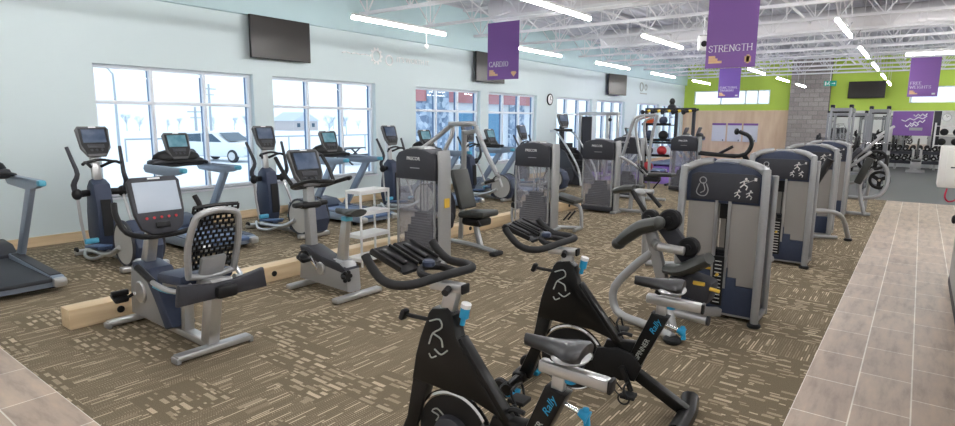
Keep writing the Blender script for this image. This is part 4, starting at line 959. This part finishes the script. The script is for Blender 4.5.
# ------------------------------------------------------------------ plate loaded stations on the rubber floor
def station(lb, x, y, h=2.25, w=1.1, rz=0):
    t = thing('power_rack', lb, 'power rack', (x, y, 0), rz, group='silver racks on the rubber floor')
    m = MB()
    for sx in (-w / 2, w / 2):
        for sy in (-.5, .5): m.b2((sx - .03, sy - .03, 0), (sx + .03, sy + .03, h), .006)
        m.b2((sx - .035, -.5, .03), (sx + .035, .5, .1)); m.b2((sx - .035, -.5, h - .09), (sx + .035, .5, h - .02))
    m.b2((-w / 2, .46, h - .09), (w / 2, .54, h - .01)); m.b2((-w / 2, -.54, h - .09), (w / 2, -.46, h - .01)); m.b2((-w / 2, .46, .03), (w / 2, .54, .1)); m.build('frame', M['rackgrey'], t)
    m = MB(); m.cyl((-w / 2 - .32, -.56, 1.30), (w / 2 + .32, -.56, 1.30), .015, n=10); m.build('barbell', M['chrome'], t)
    for s in (-1, 1):
        m = MB(); m.disc((s * (w / 2 + .2), -.56, 1.30), (1, 0, 0), .20, .05, n=24, bev=.012); m.disc((s * (w / 2 + .26), -.56, 1.30), (1, 0, 0), .14, .05, n=20, bev=.012); m.build('weight_plate', M['rubber'], t)
        m = MB(); m.disc((s * (w / 2 + .08), .5, .75), (1, 0, 0), .20, .06, n=24, bev=.012); m.disc((s * (w / 2 + .08), .5, 1.2), (1, 0, 0), .13, .06, n=20, bev=.012); m.build('stored_plate', M['rubber'], t)
    m = MB()
    for sx in (-w / 2, w / 2): m.box((sx, -.3, h + .03), (.10, .16, .10), bev=.02)
    m.cyl((-w / 2, -.48, h - .12), (w / 2, -.48, h - .12), .02, n=8); m.build('pull_up_bar', M['black'], t)
    return t
station('slender power rack with barbell nearest the leg press on the rubber floor', -1.72, 18.4, w=.42)
station('slender power rack right of the nearest one on the rubber floor', -.98, 20.2, 2.25, w=.40)
station('wide power rack at the back of the rubber floor near the block column', -2.1, 24.3, 2.2)
sm = thing('incline_press', 'inclined plate loaded press with slanted silver rails in front of the dumbbell rack', 'press machine', (-1.75, 27.5, 0))
m = MB(); m.bar((-.9, 0, .35), (.9, 0, 1.75), .09, .09, .015); m.bar((-.9, .6, .35), (.9, .6, 1.75), .09, .09, .015); m.b2((.75, -.04, 0), (.85, .04, 1.7)); m.b2((.75, .56, 0), (.85, .64, 1.7)); m.b2((-1, -.04, 0), (.85, .04, .08)); m.b2((-1, .56, 0), (.85, .64, .08)); m.build('frame', M['satin'], sm)
m = MB(); m.disc((.2, -.1, 1.25), (0, 1, 0), .22, .05, n=28, bev=.012); m.disc((.2, .72, 1.25), (0, 1, 0), .22, .05, n=28, bev=.012); m.cyl((.2, -.2, 1.25), (.2, .8, 1.25), .02); m.build('weight_plate', M['rubber'], sm)
m = MB(); m.bar((-.8, .3, .5), (-.2, .3, 1.0), .4, .1, .03); m.build('back_pad', M['pad'], sm)

# ------------------------------------------------------------------ dumbbell rack and dumbbells
dr = thing('dumbbell_rack', 'long two tier dumbbell rack in front of the mirrors on the back wall', 'dumbbell rack', (-.1, 30.0, 0))
m = MB()
for x in (-1.9, -.65, .65, 1.9): m.b2((x - .04, -.30, 0), (x + .04, .30, .08)); m.b2((x - .04, .10, .05), (x + .04, .20, .70))
m.build('frame', M['satin'], dr)
for z, y in ((.34, -.12), (.72, .05)):
    m = MB(); m.box((0, y, z), (3.9, .34, .03)); m.box((0, y - .17, z - .06), (3.9, .02, .10)); m.build('tier', M['slate'], dr)
db = None
for tier, (z, y, w) in enumerate(((.34, 29.88, 'lower'), (.72, 30.05, 'upper'))):
    for k in range(16):
        x = -1.9 + k * .24
        r = .085 + .004 * k * (1 - tier) + .02 * (1 - tier)
        lb = 'round black rubber dumbbell on the %s tier of the long rack' % w
        if db is None:
            db = thing('dumbbell', lb, 'dumbbell', (x, y, z + .115), group='dumbbells on the lower tier')
            MB().cyl((0, -.09, 0), (0, .09, 0), .015, n=8).build('handle', M['chrome'], db)
            for s in (-1, 1):
                h_ = MB().disc((0, s * .10, 0), (0, 1, 0), .098, .07, n=20, bev=.015).build('head', M['rubber'], db)
                MB().disc((0, s * .138, 0), (0, 1, 0), .035, .006, n=12).build('end_disc', M['satin'], h_)
        else: dup(db, (x, y, z + .115), 0, lb, 'dumbbells on the %s tier' % w)
def bench(lb, x, y, rz=0):
    t = thing('weight_bench', lb, 'bench', (x, y, 0), rz, group='benches before the dumbbell rack')
    m = MB(); m.box((0, .1, .44), (.30, 1.0, .07), bev=.025); m.build('seat', M['pad'], t)
    m = MB(); m.bar((0, .3, .46), (0, .85, 1.10), .34, .07, .025, up=(1, 0, 0)); m.build('backrest', M['pad'], t)
    m = MB(); m.b2((-.05, -.35, .05), (.05, .6, .12)); m.b2((-.3, -.42, 0), (.3, -.34, .06)); m.b2((-.3, .55, 0), (.3, .63, .06)); m.b2((-.16, .5, .06), (-.08, .58, .85)); m.b2((.08, .5, .06), (.16, .58, .85)); m.b2((-.17, -.02, .1), (.17, .02, .42), .01); m.build('frame', M['satin'], t)
    return t
bench('padded bench with wide satin frame standing in the centre before the dumbbell rack', -.05, 28.3)
bench('padded bench left of the centre bench before the dumbbell rack', -2.9, 28.6, .3)

# mirrors, poster, fittings on the back wall
mr = thing('wall_mirror', 'wide frameless mirror covering the back wall behind the dumbbell rack', 'mirror', (-3.3, BY - .02, .35))
for k in range(6): MB().b2((k * 1.25, -.01, 0), (k * 1.25 + 1.24, .01, 2.02)).build('mirror_panel', M['mirror'], mr, smooth=0)
po = thing('wall_poster', 'purple wall poster with white brush script hanging above the dumbbells', 'poster', (-.33, BY - .06, 1.35))
MB().b2((-.72, -.01, 0), (.66, .01, 1.02)).build('sheet', M['purple'], po, smooth=0)
m = MB()
for a, b in (((-.4, .62), (.45, .78)), ((-.1, .50), (.40, .62)), ((-.25, .40), (.2, .46)), ((.0, .84), (.45, .88))):
    n = 7; pts = []
    for i in range(n): f = i / (n - 1); pts.append((a[0] + (b[0] - a[0]) * f, -.014, a[1] + (b[1] - a[1]) * f + .045 * (-1) ** i))
    m.tube(pts, .022, n=5, smooth=2)
m.build('brush_script', M['whitetext'], po)
MB().b2((-.1, -.016, .22), (.35, -.008, .34)).build('footer_stripe', M['greytext'], po, smooth=0)
ck = thing('wall_clock', 'round white wall clock at the right of the purple poster', 'clock', (.78, BY - .04, 2.12))
MB().torus((0, -.01, 0), (0, 1, 0), .15, .018, n=32).build('rim', M['satin'], ck); MB().disc((0, 0, 0), (0, 1, 0), .145, .02, n=32).build('dial', M['white'], ck)
m = MB(); m.bar((0, -.015, 0), (.06, -.015, .05), .006, .012); m.bar((0, -.015, 0), (-.03, -.015, .10), .006, .01); m.build('hands', M['black'], ck)
ph = thing('ball_shelf', 'narrow white wall shelf holding round black balls at the far right', 'shelf', (.95, BY - .2, 0))
m = MB()
for x in (-.5, .5): m.b2((x - .03, -.15, 0), (x + .03, .15, 1.9))
m.build('post', M['white'], ph)
for z in (.95, 1.35, 1.75): MB().b2((-.5, -.15, z), (.5, .15, z + .03)).build('board', M['white'], ph)
for k, (x, z) in enumerate(((-.25, .98), (.2, .98), (-.2, 1.38), (.22, 1.38))):
    b = MB().ball((0, 0, .14), (.14, .14, .14)).build('slam_ball', M['rubber']); b.location = (.95 + x, BY - .2, z + .001)
    tag(b, 'black slam ball on the %s board of the white wall shelf, %s one' % (('lower', 'middle')[k // 2], ('left', 'right')[k % 2]), 'ball', 'slam balls on the narrow shelf')
c2_ = thing('wall_clock', 'small black rimmed wall clock on the window wall between the fourth and fifth windows', 'clock', (WX + .03, 17.15, 2.55))
MB().torus((0, 0, 0), (1, 0, 0), .17, .022, n=32).build('rim', M['black'], c2_); MB().disc((0, 0, 0), (1, 0, 0), .165, .02, n=32).build('dial', M['white'], c2_)
m = MB(); m.bar((.015, 0, 0), (.015, .02, .11), .008, .012); m.bar((.015, 0, 0), (.015, .08, -.02), .008, .012); m.build('hands', M['black'], c2_)

block('trim_2', (.36, BY - .05, .35), (.60, BY, 2.38), M['slate'])
# schedule boards on the birch panelling
for k, x in enumerate((-8.16, -7.42, -6.68)):
    t = thing('schedule_board', '%s of three pale schedule boards with purple headers on the birch wall' % ('leftmost', 'middle', 'rightmost')[k], 'notice board', (x, BY - .05, .90), group='schedule boards')
    MB().b2((-.33, -.012, 0), (.33, .012, .86)).build('panel', M['stucco'], t, smooth=0); MB().b2((-.33, -.016, .80), (.33, .014, .90)).build('header', M['purple'], t, smooth=0)
    MB().b2((.20, -.03, .02), (.24, -.01, .10)).build('pen_clip', M['slate'], t, smooth=0)

# televisions
def tv(lb, loc, w, h, rx=None, rz=0, tilt=0):
    t = thing('wall_television', lb, 'television', loc, rz, group='wall televisions'); t.rotation_euler = (tilt, 0, rz)
    MB().box((0, 0, 0), (w, .05, h), bev=.008).build('casing', M['black'], t); MB().box((0, -.026, .0), (w - .03, .004, h - .03)).build('screen', M['tvscreen'], t, smooth=0)
    MB().box((0, .09, 0), (.3, .14, .2)).build('wall_bracket', M['slate'], t, smooth=0)
    return t
tv('large dark television high on the window wall above the second window', (WX + .17, 6.80, 3.32), 1.30, .76, rz=PI / 2, tilt=math.radians(0))
tv('dark television on the window wall partly hidden behind the cardio banner', (WX + .17, 13.55, 3.30), 1.36, .80, rz=PI / 2)
tv('television turned outwards high on the window wall above the sixth window', (WX + .25, 22.0, 3.27), 1.30, .80, rz=PI / 2 - .14)
tv('dark television on the lime green back wall beside the exit sign', (-2.09, BY - .17, 3.30), 1.36, .72, rz=0)

# ------------------------------------------------------------------ hanging banners (slab serif lettering)
GLY = {
 'A': [[(0, 0), (.4, 1), (.8, 0)], [(.18, .38), (.62, .38)]], 'C': [[(.72, .78), (.6, .95), (.4, 1), (.15, .85), (.05, .5), (.15, .15), (.4, 0), (.62, .05), (.74, .22)]],
 'D': [[(.1, 0), (.1, 1), (.4, 1), (.68, .85), (.76, .5), (.68, .15), (.4, 0), (.1, 0)]], 'E': [[(.65, 1), (.1, 1), (.1, 0), (.67, 0)], [(.1, .52), (.52, .52)]],
 'F': [[(.65, 1), (.1, 1), (.1, 0)], [(.1, .52), (.5, .52)]], 'G': [[(.72, .8), (.6, .95), (.4, 1), (.15, .85), (.05, .5), (.15, .15), (.4, 0), (.62, .05), (.72, .15), (.72, .42), (.48, .42)]],
 'H': [[(.1, 0), (.1, 1)], [(.74, 0), (.74, 1)], [(.1, .5), (.74, .5)]], 'I': [[(.2, 0), (.2, 1)]], 'L': [[(.1, 1), (.1, 0), (.62, 0)]],
 'N': [[(.1, 0), (.1, 1), (.74, 0), (.74, 1)]], 'O': [[(.4, 0), (.14, .15), (.04, .5), (.14, .85), (.4, 1), (.66, .85), (.76, .5), (.66, .15), (.4, 0)]],
 'R': [[(.1, 0), (.1, 1), (.45, 1), (.62, .88), (.62, .64), (.45, .5), (.1, .5)], [(.4, .5), (.72, 0)]],
 'S': [[(.62, .8), (.5, .97), (.3, 1), (.1, .86), (.12, .64), (.36, .52), (.6, .38), (.62, .14), (.42, 0), (.18, .02), (.06, .2)]],
 'T': [[(0, 1), (.74, 1)], [(.37, 1), (.37, 0)]], 'U': [[(.1, 1), (.1, .25), (.25, .03), (.42, 0), (.6, .03), (.74, .25), (.74, 1)]],
 'W': [[(0, 1), (.24, 0), (.5, .8), (.76, 0), (1.0, 1)]]}
ADV = {'I': .46, 'W': 1.14, 'L': .76, 'E': .8, 'F': .76, 'S': .78, 'T': .84, 'R': .86}
def slab(s, x0, z0, h, y=-.006, wd=.10, w_fit=None):
    m = MB(); x = 0; tot = sum(ADV.get(c, .93) if c != ' ' else .5 for c in s) - .1; k = h; kx = h if not w_fit else w_fit / tot
    for c in s:
        if c == ' ': x += .5; continue
        for st_ in GLY[c]:
            for a, b in zip(st_[:-1], st_[1:]):
                vert = abs(b[0] - a[0]) < abs(b[1] - a[1])
                p = V((x0 + (x + a[0]) * kx, y, z0 + a[1] * k)); q = V((x0 + (x + b[0]) * kx, y, z0 + b[1] * k)); d = (q - p).normalized() * wd * k * .3
                m.bar(p - d, q + d, .003, wd * k * (1.15 if vert else .75), up=(0, 0, 1) if abs((q - p).normalized().z) < .9 else (1, 0, 0)) if False else m.bar(p - d, q + d, wd * k * (1.15 if vert else .75), .003, up=(0, 1, 0))
            if c not in 'CGOSDU':
                for e in (st_[0], st_[-1]):
                    if e[1] in (0, 1) and not (c == 'T' and e[1] == 1) and not (c in 'EFL' and e[0] > .5): m.box((x0 + (x + e[0]) * kx, y, z0 + e[1] * k), (.26 * kx, .003, .07 * k))
        x += ADV.get(c, .93)
    return m
def banner(lb, loc, w, h, mt, lines, small=True, mark='diamond'):
    t = thing('hanging_banner', lb, 'banner', loc, group='purple hanging banners')
    MB().b2((0, -.004, 0), (w, .004, h)).build('sheet', M[mt], t, smooth=0)
    MB().cyl((0, 0, h), (w, 0, h), .012, n=8).build('rod', M['purple'], t)
    m = MB()
    for x in (.06, w - .06): m.cyl((x, 0, h), (x, 0, max(h + .05, 4.0 - loc[2])), .004, n=5)
    m.build('hanging_wire', M['steelwhite'], t)
    for s, x, z, hh, wf in lines: slab(s, x, z, hh, w_fit=wf).build('lettering', M['whitetext'], t, smooth=0)
    if small:
        m = MB()
        for i, L_ in enumerate((.11, .15, .22)): m.box((.05 + L_ / 2, -.006, .175 - i * .045), (L_, .004, .036)) if False else m.box((.05 + L_ / 2 * 1.0, -.006, .185 - i * .042), (L_, .004, .040))
        m.build('tan_caption', M['tan'], t, smooth=0)
    if mark == 'diamond': MB().prism([(w - .17, .16), (w - .07, .16), (w - .05, .13), (w - .12, .05), (w - .19, .13)], -.008, -.004).build('emblem', M['tan'], t, smooth=0)
    elif mark == 'square':
        m = MB(); m.box((w - .12, -.006, .13), (.10, .004, .09)); m.box((w - .12, -.006, .13), (.045, .004, .14)); m.build('emblem', M['tan'], t, smooth=0)
    else: MB().box((w - .11, -.006, .09), (.09, .004, .05)).build('emblem', M['whitetext'], t, smooth=0)
    return t
banner('purple banner reading CARDIO hanging in front of the window wall', (-7.63, 10.42, 2.71), .80, 1.17, 'purple', [('CARDIO', .04, .27, .105, .50)])
banner('large purple banner reading STRENGTH at the top centre of the room', (-3.10, 10.6, 2.76), .80, 1.17, 'purple', [('STRENGTH', .04, .27, .105, .70)], mark='square')
banner('small looking purple banner reading FUNCTIONAL TRAINING under the strength banner', (-6.57, 24.4, 2.79), .80, 1.13, 'purple2', [('FUNCTIONAL', .06, .36, .075, .66), ('TRAINING', .06, .25, .075, .52)], mark='dot')
banner('purple banner reading FREE WEIGHTS in front of the right clerestory window', (-.51, 24.3, 2.73), .80, 1.26, 'purple', [('FREE', .05, .40, .085, .30), ('WEIGHTS', .05, .27, .085, .56)], mark='dot')

# wall lettering
wl = thing('wall_lettering', "white wall lettering IT'S WORTH IT with a gear and figure emblem above the windows", 'lettering', (WX, 8.2, 3.08))
text('lettering', "IT'S WORTH IT.", .17, M['whitetext'], wl, (.012, 1.82, .10), (PI / 2, 0, PI / 2), .004)
m = MB(); m.torus((.012, 1.18, .18), (1, 0, 0), .13, .02, n=20, m=5); m.torus((.012, 1.58, .12), (1, 0, 0), .11, .018, n=18, m=5)
for k in range(10): a = k * PI / 5; m.box((.012, 1.18 + .165 * math.cos(a), .18 + .165 * math.sin(a)), (.008, .05, .05), (a, 0, 0))
for k in range(7): m.tube([(.012, .2 + k * .13, .17 + .02 * (k % 2)), (.012, .3 + k * .13, .17 + .02 * ((k + 1) % 2))], .014, n=4, smooth=1)
m.build('emblem', M['whitetext'], wl)
we = thing('wall_emblem', 'small faint grey round emblem on the window wall above the seventh window', 'emblem', (WX + .01, 25.1, 3.35))
m = MB(); m.torus((0, 0, 0), (1, 0, 0), .18, .02, n=20, m=5); m.torus((0, .5, 0), (1, 0, 0), .12, .02, n=20, m=5); m.box((0, .25, -.28), (.006, .8, .05)); m.build('outline', M['greytext'], we)

# exit sign
ex = thing('exit_sign', 'green running man exit sign hanging before the lime wall by the block column', 'exit sign', (-3.0, 26.5, 3.36))
MB().box((0, 0, 0), (.42, .05, .20), bev=.006).build('sign_box', M['dkgreen'], ex)
m = MB(); m.disc((-.04, -.03, .06), (0, 1, 0), .018, .004, n=12); m.tube([(-.05, -.03, .03), (-.06, -.03, -.01), (-.10, -.03, -.05)], .010, n=4, smooth=1); m.tube([(-.06, -.03, -.01), (-.02, -.03, -.04), (-.03, -.03, -.08)], .010, n=4, smooth=1); m.tube([(-.11, -.03, .0), (-.05, -.03, .03), (.0, -.03, .01)], .008, n=4, smooth=1)
m.box((-.15, -.028, 0), (.05, .004, .14)); m.bar((.05, -.03, 0), (.16, -.03, 0), .004, .02); m.prism([(.13, .04), (.18, 0), (.13, -.04)], -.032, -.028); m.build('pictogram', M['whitetext'], ex)
MB().cyl((0, 0, .10), (0, 0, .66), .012, n=8).build('hanger', M['steelwhite'], ex)
# speaker
sp_ = thing('ceiling_speaker', 'white box loudspeaker with black cone hanging left of the strength banner', 'speaker', (-3.75, 12.6, 3.45))
MB().box((0, 0, 0), (.20, .22, .30), (.2, 0, .4), bev=.03).build('cabinet', M['white'], sp_); MB().disc((.05, -.115, -.03), (.4, -1, -.2), .06, .03, n=20).build('cone', M['black'], sp_); MB().cyl((0, 0, .14), (0, 0, .6), .012, n=8).build('bracket', M['steelwhite'], sp_)
dm = thing('motion_sensor', 'small white motion sensor hanging below the first wall side tube light', 'sensor', (-7.4, 8.2, 3.18))
MB().ball((0, 0, 0), (.035, .035, .045)).build('housing', M['white'], dm); MB().cyl((0, 0, .05), (0, 0, 1.5), .004, n=5).build('rod', M['steelwhite'], dm)

# ------------------------------------------------------------------ reception counter on the right
rc = thing('reception_counter', 'grey reception counter whose curved end shows at the right picture edge', 'counter', (.43, 3.0, 0))
m = MB(); m.prism([(0, 0), (0, 5.6), (.06, 5.74), (.2, 5.8), (1.6, 5.8), (1.6, 0)], 0, 1.10, 'xy', bev=.0); m.build('body', M['slate'] if False else M['silver'], rc)
m = MB(); m.prism([(-.04, 0), (-.04, 5.62), (.04, 5.8), (.2, 5.86), (1.65, 5.86), (1.65, 0)], 1.10, 1.145, 'xy'); m.build('countertop', M['offwhite'], rc)
MB().b2((-.004, 0, .02), (.004, 5.6, .10)).build('kick_strip', M['slate'], rc, smooth=0)
m = MB(); m.box((-.02, 5.3, .88), (.04, .06, .10), bev=.01); m.ball((-.04, 5.3, .80), (.025, .03, .05)); m.build('door_latch', M['black'], rc)
wb = thing('white_cabinet', 'white metal cabinet with slotted door standing on the end of the reception counter', 'cabinet', (.20, 8.30, 1.147))
MB().b2((0, 0, 0), (1.0, .50, .45), .01).build('body', M['offwhite'], wb)
m = MB(); m.b2((.06, -.012, .03), (.50, .002, .42), .004); d = m.build('door', M['offwhite'], wb); MB().b2((.10, -.016, .22), (.44, -.01, .235)).build('slot', M['slate'], d, smooth=0); MB().b2((.54, -.012, .03), (.95, .002, .42), .004).build('door', M['offwhite'], wb)
rcord = tag(MB().tube([(.29, 8.28, 1.14), (.28, 8.24, 1.05), (.32, 8.24, 1.0), (.38, 8.24, 1.03), (.39, 8.25, 1.09)], .009, n=6).build('red_cord', M['redcord']), 'short red cord looping below the white cabinet at the reception counter', 'cord')

# ------------------------------------------------------------------ outside
struct(MB().b2((-140, -60, -.35), (WX - .25, 120, -.25)).build('ground_snow', M['snow'], smooth=0))
GZ = -.25
# parked car
car = thing('parked_car', 'white crossover car parked in the snow outside the first window', 'car', (-27.4, 15.4, GZ), math.radians(18)); car.scale = (.85,) * 3
m = MB(); prof = [(-2.3, .45), (-2.32, .95), (-2.15, 1.15), (-1.95, 1.6), (-1.5, 1.72), (-.1, 1.74), (.35, 1.62), (1.15, 1.12), (2.05, .98), (2.32, .80), (2.36, .45), (2.1, .30), (-2.1, .30)]
m.prism(prof, -.92, .92, bev=.12); m.build('body', M['body'], car)
for s in (-1, 1):
    m = MB(); m.prism([(-1.85, 1.15), (-1.7, 1.55), (-.7, 1.6), (-.7, 1.13)], s * .90, s * .935); m.prism([(-.62, 1.13), (-.62, 1.6), (.1, 1.58), (.75, 1.13)], s * .90, s * .935); m.build('side_window', M['carglass'], car, smooth=0)
m = MB(); m.quad((.42, -.78, 1.62), (.42, .78, 1.62), (1.16, .80, 1.16), (1.16, -.80, 1.16)); 
for v in m.bm.verts: v.co += V((.03, 0, .03))
m.build('windscreen', M['carglass'], car, smooth=0)
for x in (-1.42, 1.45):
    for s in (-1, 1):
        w = MB().disc((x, s * .86, .36), (0, 1, 0), .36, .22, n=28, bev=.04).build('wheel', M['tyre'], car); MB().disc((x, s * .975, .36), (0, 1, 0), .23, .02, n=20).build('hub_cap', M['satin'], w)
m = MB(); m.box((2.33, 0, .72), (.06, .9, .18), bev=.02); m.box((2.34, 0, .45), (.06, 1.3, .14), bev=.02); m.build('grille', M['slate'], car)
for s in (-1, 1): MB().ball((2.22, s * .70, .82), (.12, .18, .09)).build('headlamp', M['satin'], car)
MB().box((2.38, 0, .50), (.02, .5, .11)).build('number_plate', M['white'], car, smooth=0)
# street lamp
sl = thing('street_lamp', 'tall curved grey street lamp outside the left part of the first window', 'street lamp', (-43.0, 16.8, GZ), math.radians(90))
m = MB(); m.tube([(0, 0, 0), (0, 0, 4.4), (-.1, 0, 5.0), (-.5, 0, 5.4), (-1.0, 0, 5.5)], [.10, .07, .06, .05, .04], n=8); m.build('pole', M['pole'], sl); MB().ball((-1.15, 0, 5.48), (.35, .13, .07)).build('lamp_head', M['pole'], sl)
for k, (x, y, h) in enumerate(((-60, 30.9, 3.2), (-60, 32.5, 5.6))):
    u = thing('utility_pole', ('thin utility pole far off between the lamp and the parked car', 'wooden utility pole with crossarm behind the parked car')[k], 'utility pole', (x, y, GZ))
    MB().cyl((0, 0, 0), (0, 0, h), .16, .11, n=8).build('post', M['pole'], u); m = MB(); m.box((0, 0, h - .5), (.12, 1.6, .12)); m.box((0, 0, h - 1.1), (.12, 1.1, .10)); m.build('crossarm', M['pole'], u, smooth=0)
# bare trees, haze painted in as pale bark
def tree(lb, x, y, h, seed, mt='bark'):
    rnd = random.Random(seed); m = MB()
    def grow(p, d, L_, r, n):
        q = p + d * L_; m.cyl(p, q, r, r * .6, n=4 if n < 3 else 5)
        if n <= 0: return
        for i in range(4 if n > 1 else 4):
            nd = (d + V((rnd.uniform(-.75, .75), rnd.uniform(-.75, .75), rnd.uniform(-.1, .5)))).normalized(); grow(p + d * L_ * rnd.uniform(.45, 1), nd, L_ * rnd.uniform(.55, .8), r * .55, n - 1)
    grow(V((0, 0, 0)), V((0, 0, 1)), h * .32, h * .022, 4)
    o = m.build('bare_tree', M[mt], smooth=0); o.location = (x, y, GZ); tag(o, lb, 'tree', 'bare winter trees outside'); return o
T1 = tree('bare tree with painted haze beyond the windows', -97, 41, 6, 1); T2 = tree('bare tree with painted haze beyond the windows', -99, 58, 6, 5)
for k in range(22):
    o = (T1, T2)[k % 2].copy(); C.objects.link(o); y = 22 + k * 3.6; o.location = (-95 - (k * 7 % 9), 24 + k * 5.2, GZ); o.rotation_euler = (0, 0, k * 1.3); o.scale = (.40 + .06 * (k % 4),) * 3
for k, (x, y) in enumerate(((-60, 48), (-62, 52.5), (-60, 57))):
    o = (T1, T2)[k % 2].copy(); C.objects.link(o); o.location = (x, y, GZ); o.rotation_euler = (0, 0, k * 2.1); o.scale = (.55,) * 3; o['label'] = 'taller bare tree with painted haze behind the rail fence outside the second window'; o['group'] = 'bare trees by the fence'
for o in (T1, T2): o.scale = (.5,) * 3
# house
ho = thing('house', 'low tan house with snowy roof seen through the second window', 'house', (-90, 64.5, GZ), .2); ho.scale = (.62,) * 3
MB().b2((-4, -5, 0), (4, 5, 2.8)).build('wall', M['housewall'], ho, smooth=0); MB().prism([(-5.6, 2.7), (5.6, 2.7), (0, 5.2)], -4.5, 4.5, 'yz').build('roof', M['roof'], ho, smooth=0)
for y in (-3, 0, 3): MB().b2((4.0, y - .6, 1.0), (4.06, y + .6, 2.1)).build('window', M['carglass'], ho, smooth=0)
# rail fence and picnic table
fe = thing('rail_fence', 'low rail fence crossing the snow outside the second window', 'fence', (-30, 12, GZ))
for k in range(12): MB().cyl((0, k * 3.0, 0), (0, k * 3.0, 1.1), .04, n=6).build('post', M['pole'], fe)
MB().b2((-.03, 0, 1.02), (.03, 33, 1.10)).build('top_rail', M['pole'], fe, smooth=0)
pt = thing('picnic_table', 'dark picnic table in the snow outside the right part of the second window', 'picnic table', (-21.5, 18.3, GZ), .3)
MB().box((0, 0, .74), (.8, 1.8, .05)).build('tabletop', M['slate'], pt, smooth=0)
for s in (-1, 1):
    MB().box((s * .7, 0, .45), (.26, 1.8, .05)).build('seat', M['slate'], pt, smooth=0); m = MB(); m.bar((-.6, s * .6, 0), (.25, s * .6, .72), .08, .05); m.bar((.6, s * .6, 0), (-.25, s * .6, .72), .08, .05); m.b2((-.7, s * .6 - .03, .38), (.7, s * .6 + .03, .44)); m.build('leg', M['slate'], pt, smooth=0)
# neighbouring wing of the building
nb = thing('neighbouring_building', 'pale building wing with red roof band and stone corner outside the third and fourth windows', 'building', (-17.5, 19.2, GZ))
MB().b2((-2, .9, 0), (0, 10.8, 2.9)).build('wall', M['stucco'], nb, smooth=0); MB().b2((-2, -.1, 2.9), (.15, 11.0, 4.2)).build('roof_band', M['clay'], nb, smooth=0)
MB().b2((-2, 0, 0), (.18, 1.5, 4.3)).build('stone_corner', M['stone'], nb, smooth=0); MB().b2((-.2, 6.6, 0), (.1, 8.0, 4.0)).build('stone_pier', M['stone'], nb, smooth=0)
for y in (2.3, 4.6, 8.9):
    f = MB().b2((0, y, .2), (.05, y + 1.5, 2.5)).build('window_frame', M['winframe'], nb, smooth=0); MB().b2((.04, y + .08, .28), (.07, y + 1.42, 2.42)).build('pane', M['shopglass'], f, smooth=0)

# ------------------------------------------------------------------ world, camera, view
w = bpy.data.worlds.new('overcast winter sky'); bpy.context.scene.world = w; w.use_nodes = True
N, Lk = w.node_tree.nodes, w.node_tree.links; bg = N['Background']
tc = N.new('ShaderNodeTexCoord'); sp = N.new('ShaderNodeSeparateXYZ'); Lk.new(tc.outputs['Generated'], sp.inputs[0])
r = rampnode(N, [(0, (.66, .82, 1.0)), (.12, (.80, .91, 1.0)), (.4, (.84, .93, 1.0)), (1, (.70, .84, 1.0))]); Lk.new(sp.outputs[2], r.inputs[0]); Lk.new(r.outputs[0], bg.inputs[0]); bg.inputs[1].default_value = 1.0
cam = bpy.data.cameras.new('camera'); co = bpy.data.objects.new('camera', cam); C.objects.link(co)
yaw, pit, roll, H = math.radians(37.07), math.radians(9.09), math.radians(.48), 1.85
fw = V((-math.sin(yaw) * math.cos(pit), math.cos(yaw) * math.cos(pit), -math.sin(pit))); r0 = V((math.cos(yaw), math.sin(yaw), 0)); u0 = r0.cross(fw)
rr = r0 * math.cos(roll) + u0 * math.sin(roll); uu = -r0 * math.sin(roll) + u0 * math.cos(roll)
co.matrix_world = Matrix(((rr.x, uu.x, -fw.x, 0), (rr.y, uu.y, -fw.y, 0), (rr.z, uu.z, -fw.z, H), (0, 0, 0, 1)))
cam.sensor_width = 36; cam.lens = 580.6 / 955 * 36; cam.clip_end = 500; cam.clip_start = .05
sc = bpy.context.scene; sc.camera = co
sc.view_settings.view_transform = 'Standard'; sc.view_settings.look = 'None'; sc.view_settings.gamma = 1; sc.view_settings.use_curve_mapping = False
sc.view_settings.exposure = 0.82
sc.render.engine = 'CYCLES'; sc.cycles.use_denoising = True; sc.cycles.denoiser = 'OPENIMAGEDENOISE'; sc.cycles.max_bounces = 8; sc.cycles.diffuse_bounces = 4; sc.cycles.glossy_bounces = 3; sc.cycles.transparent_max_bounces = 12; sc.cycles.use_light_tree = True; sc.cycles.sample_clamp_indirect = 6
sc.cycles.caustics_reflective = False; sc.cycles.caustics_refractive = False
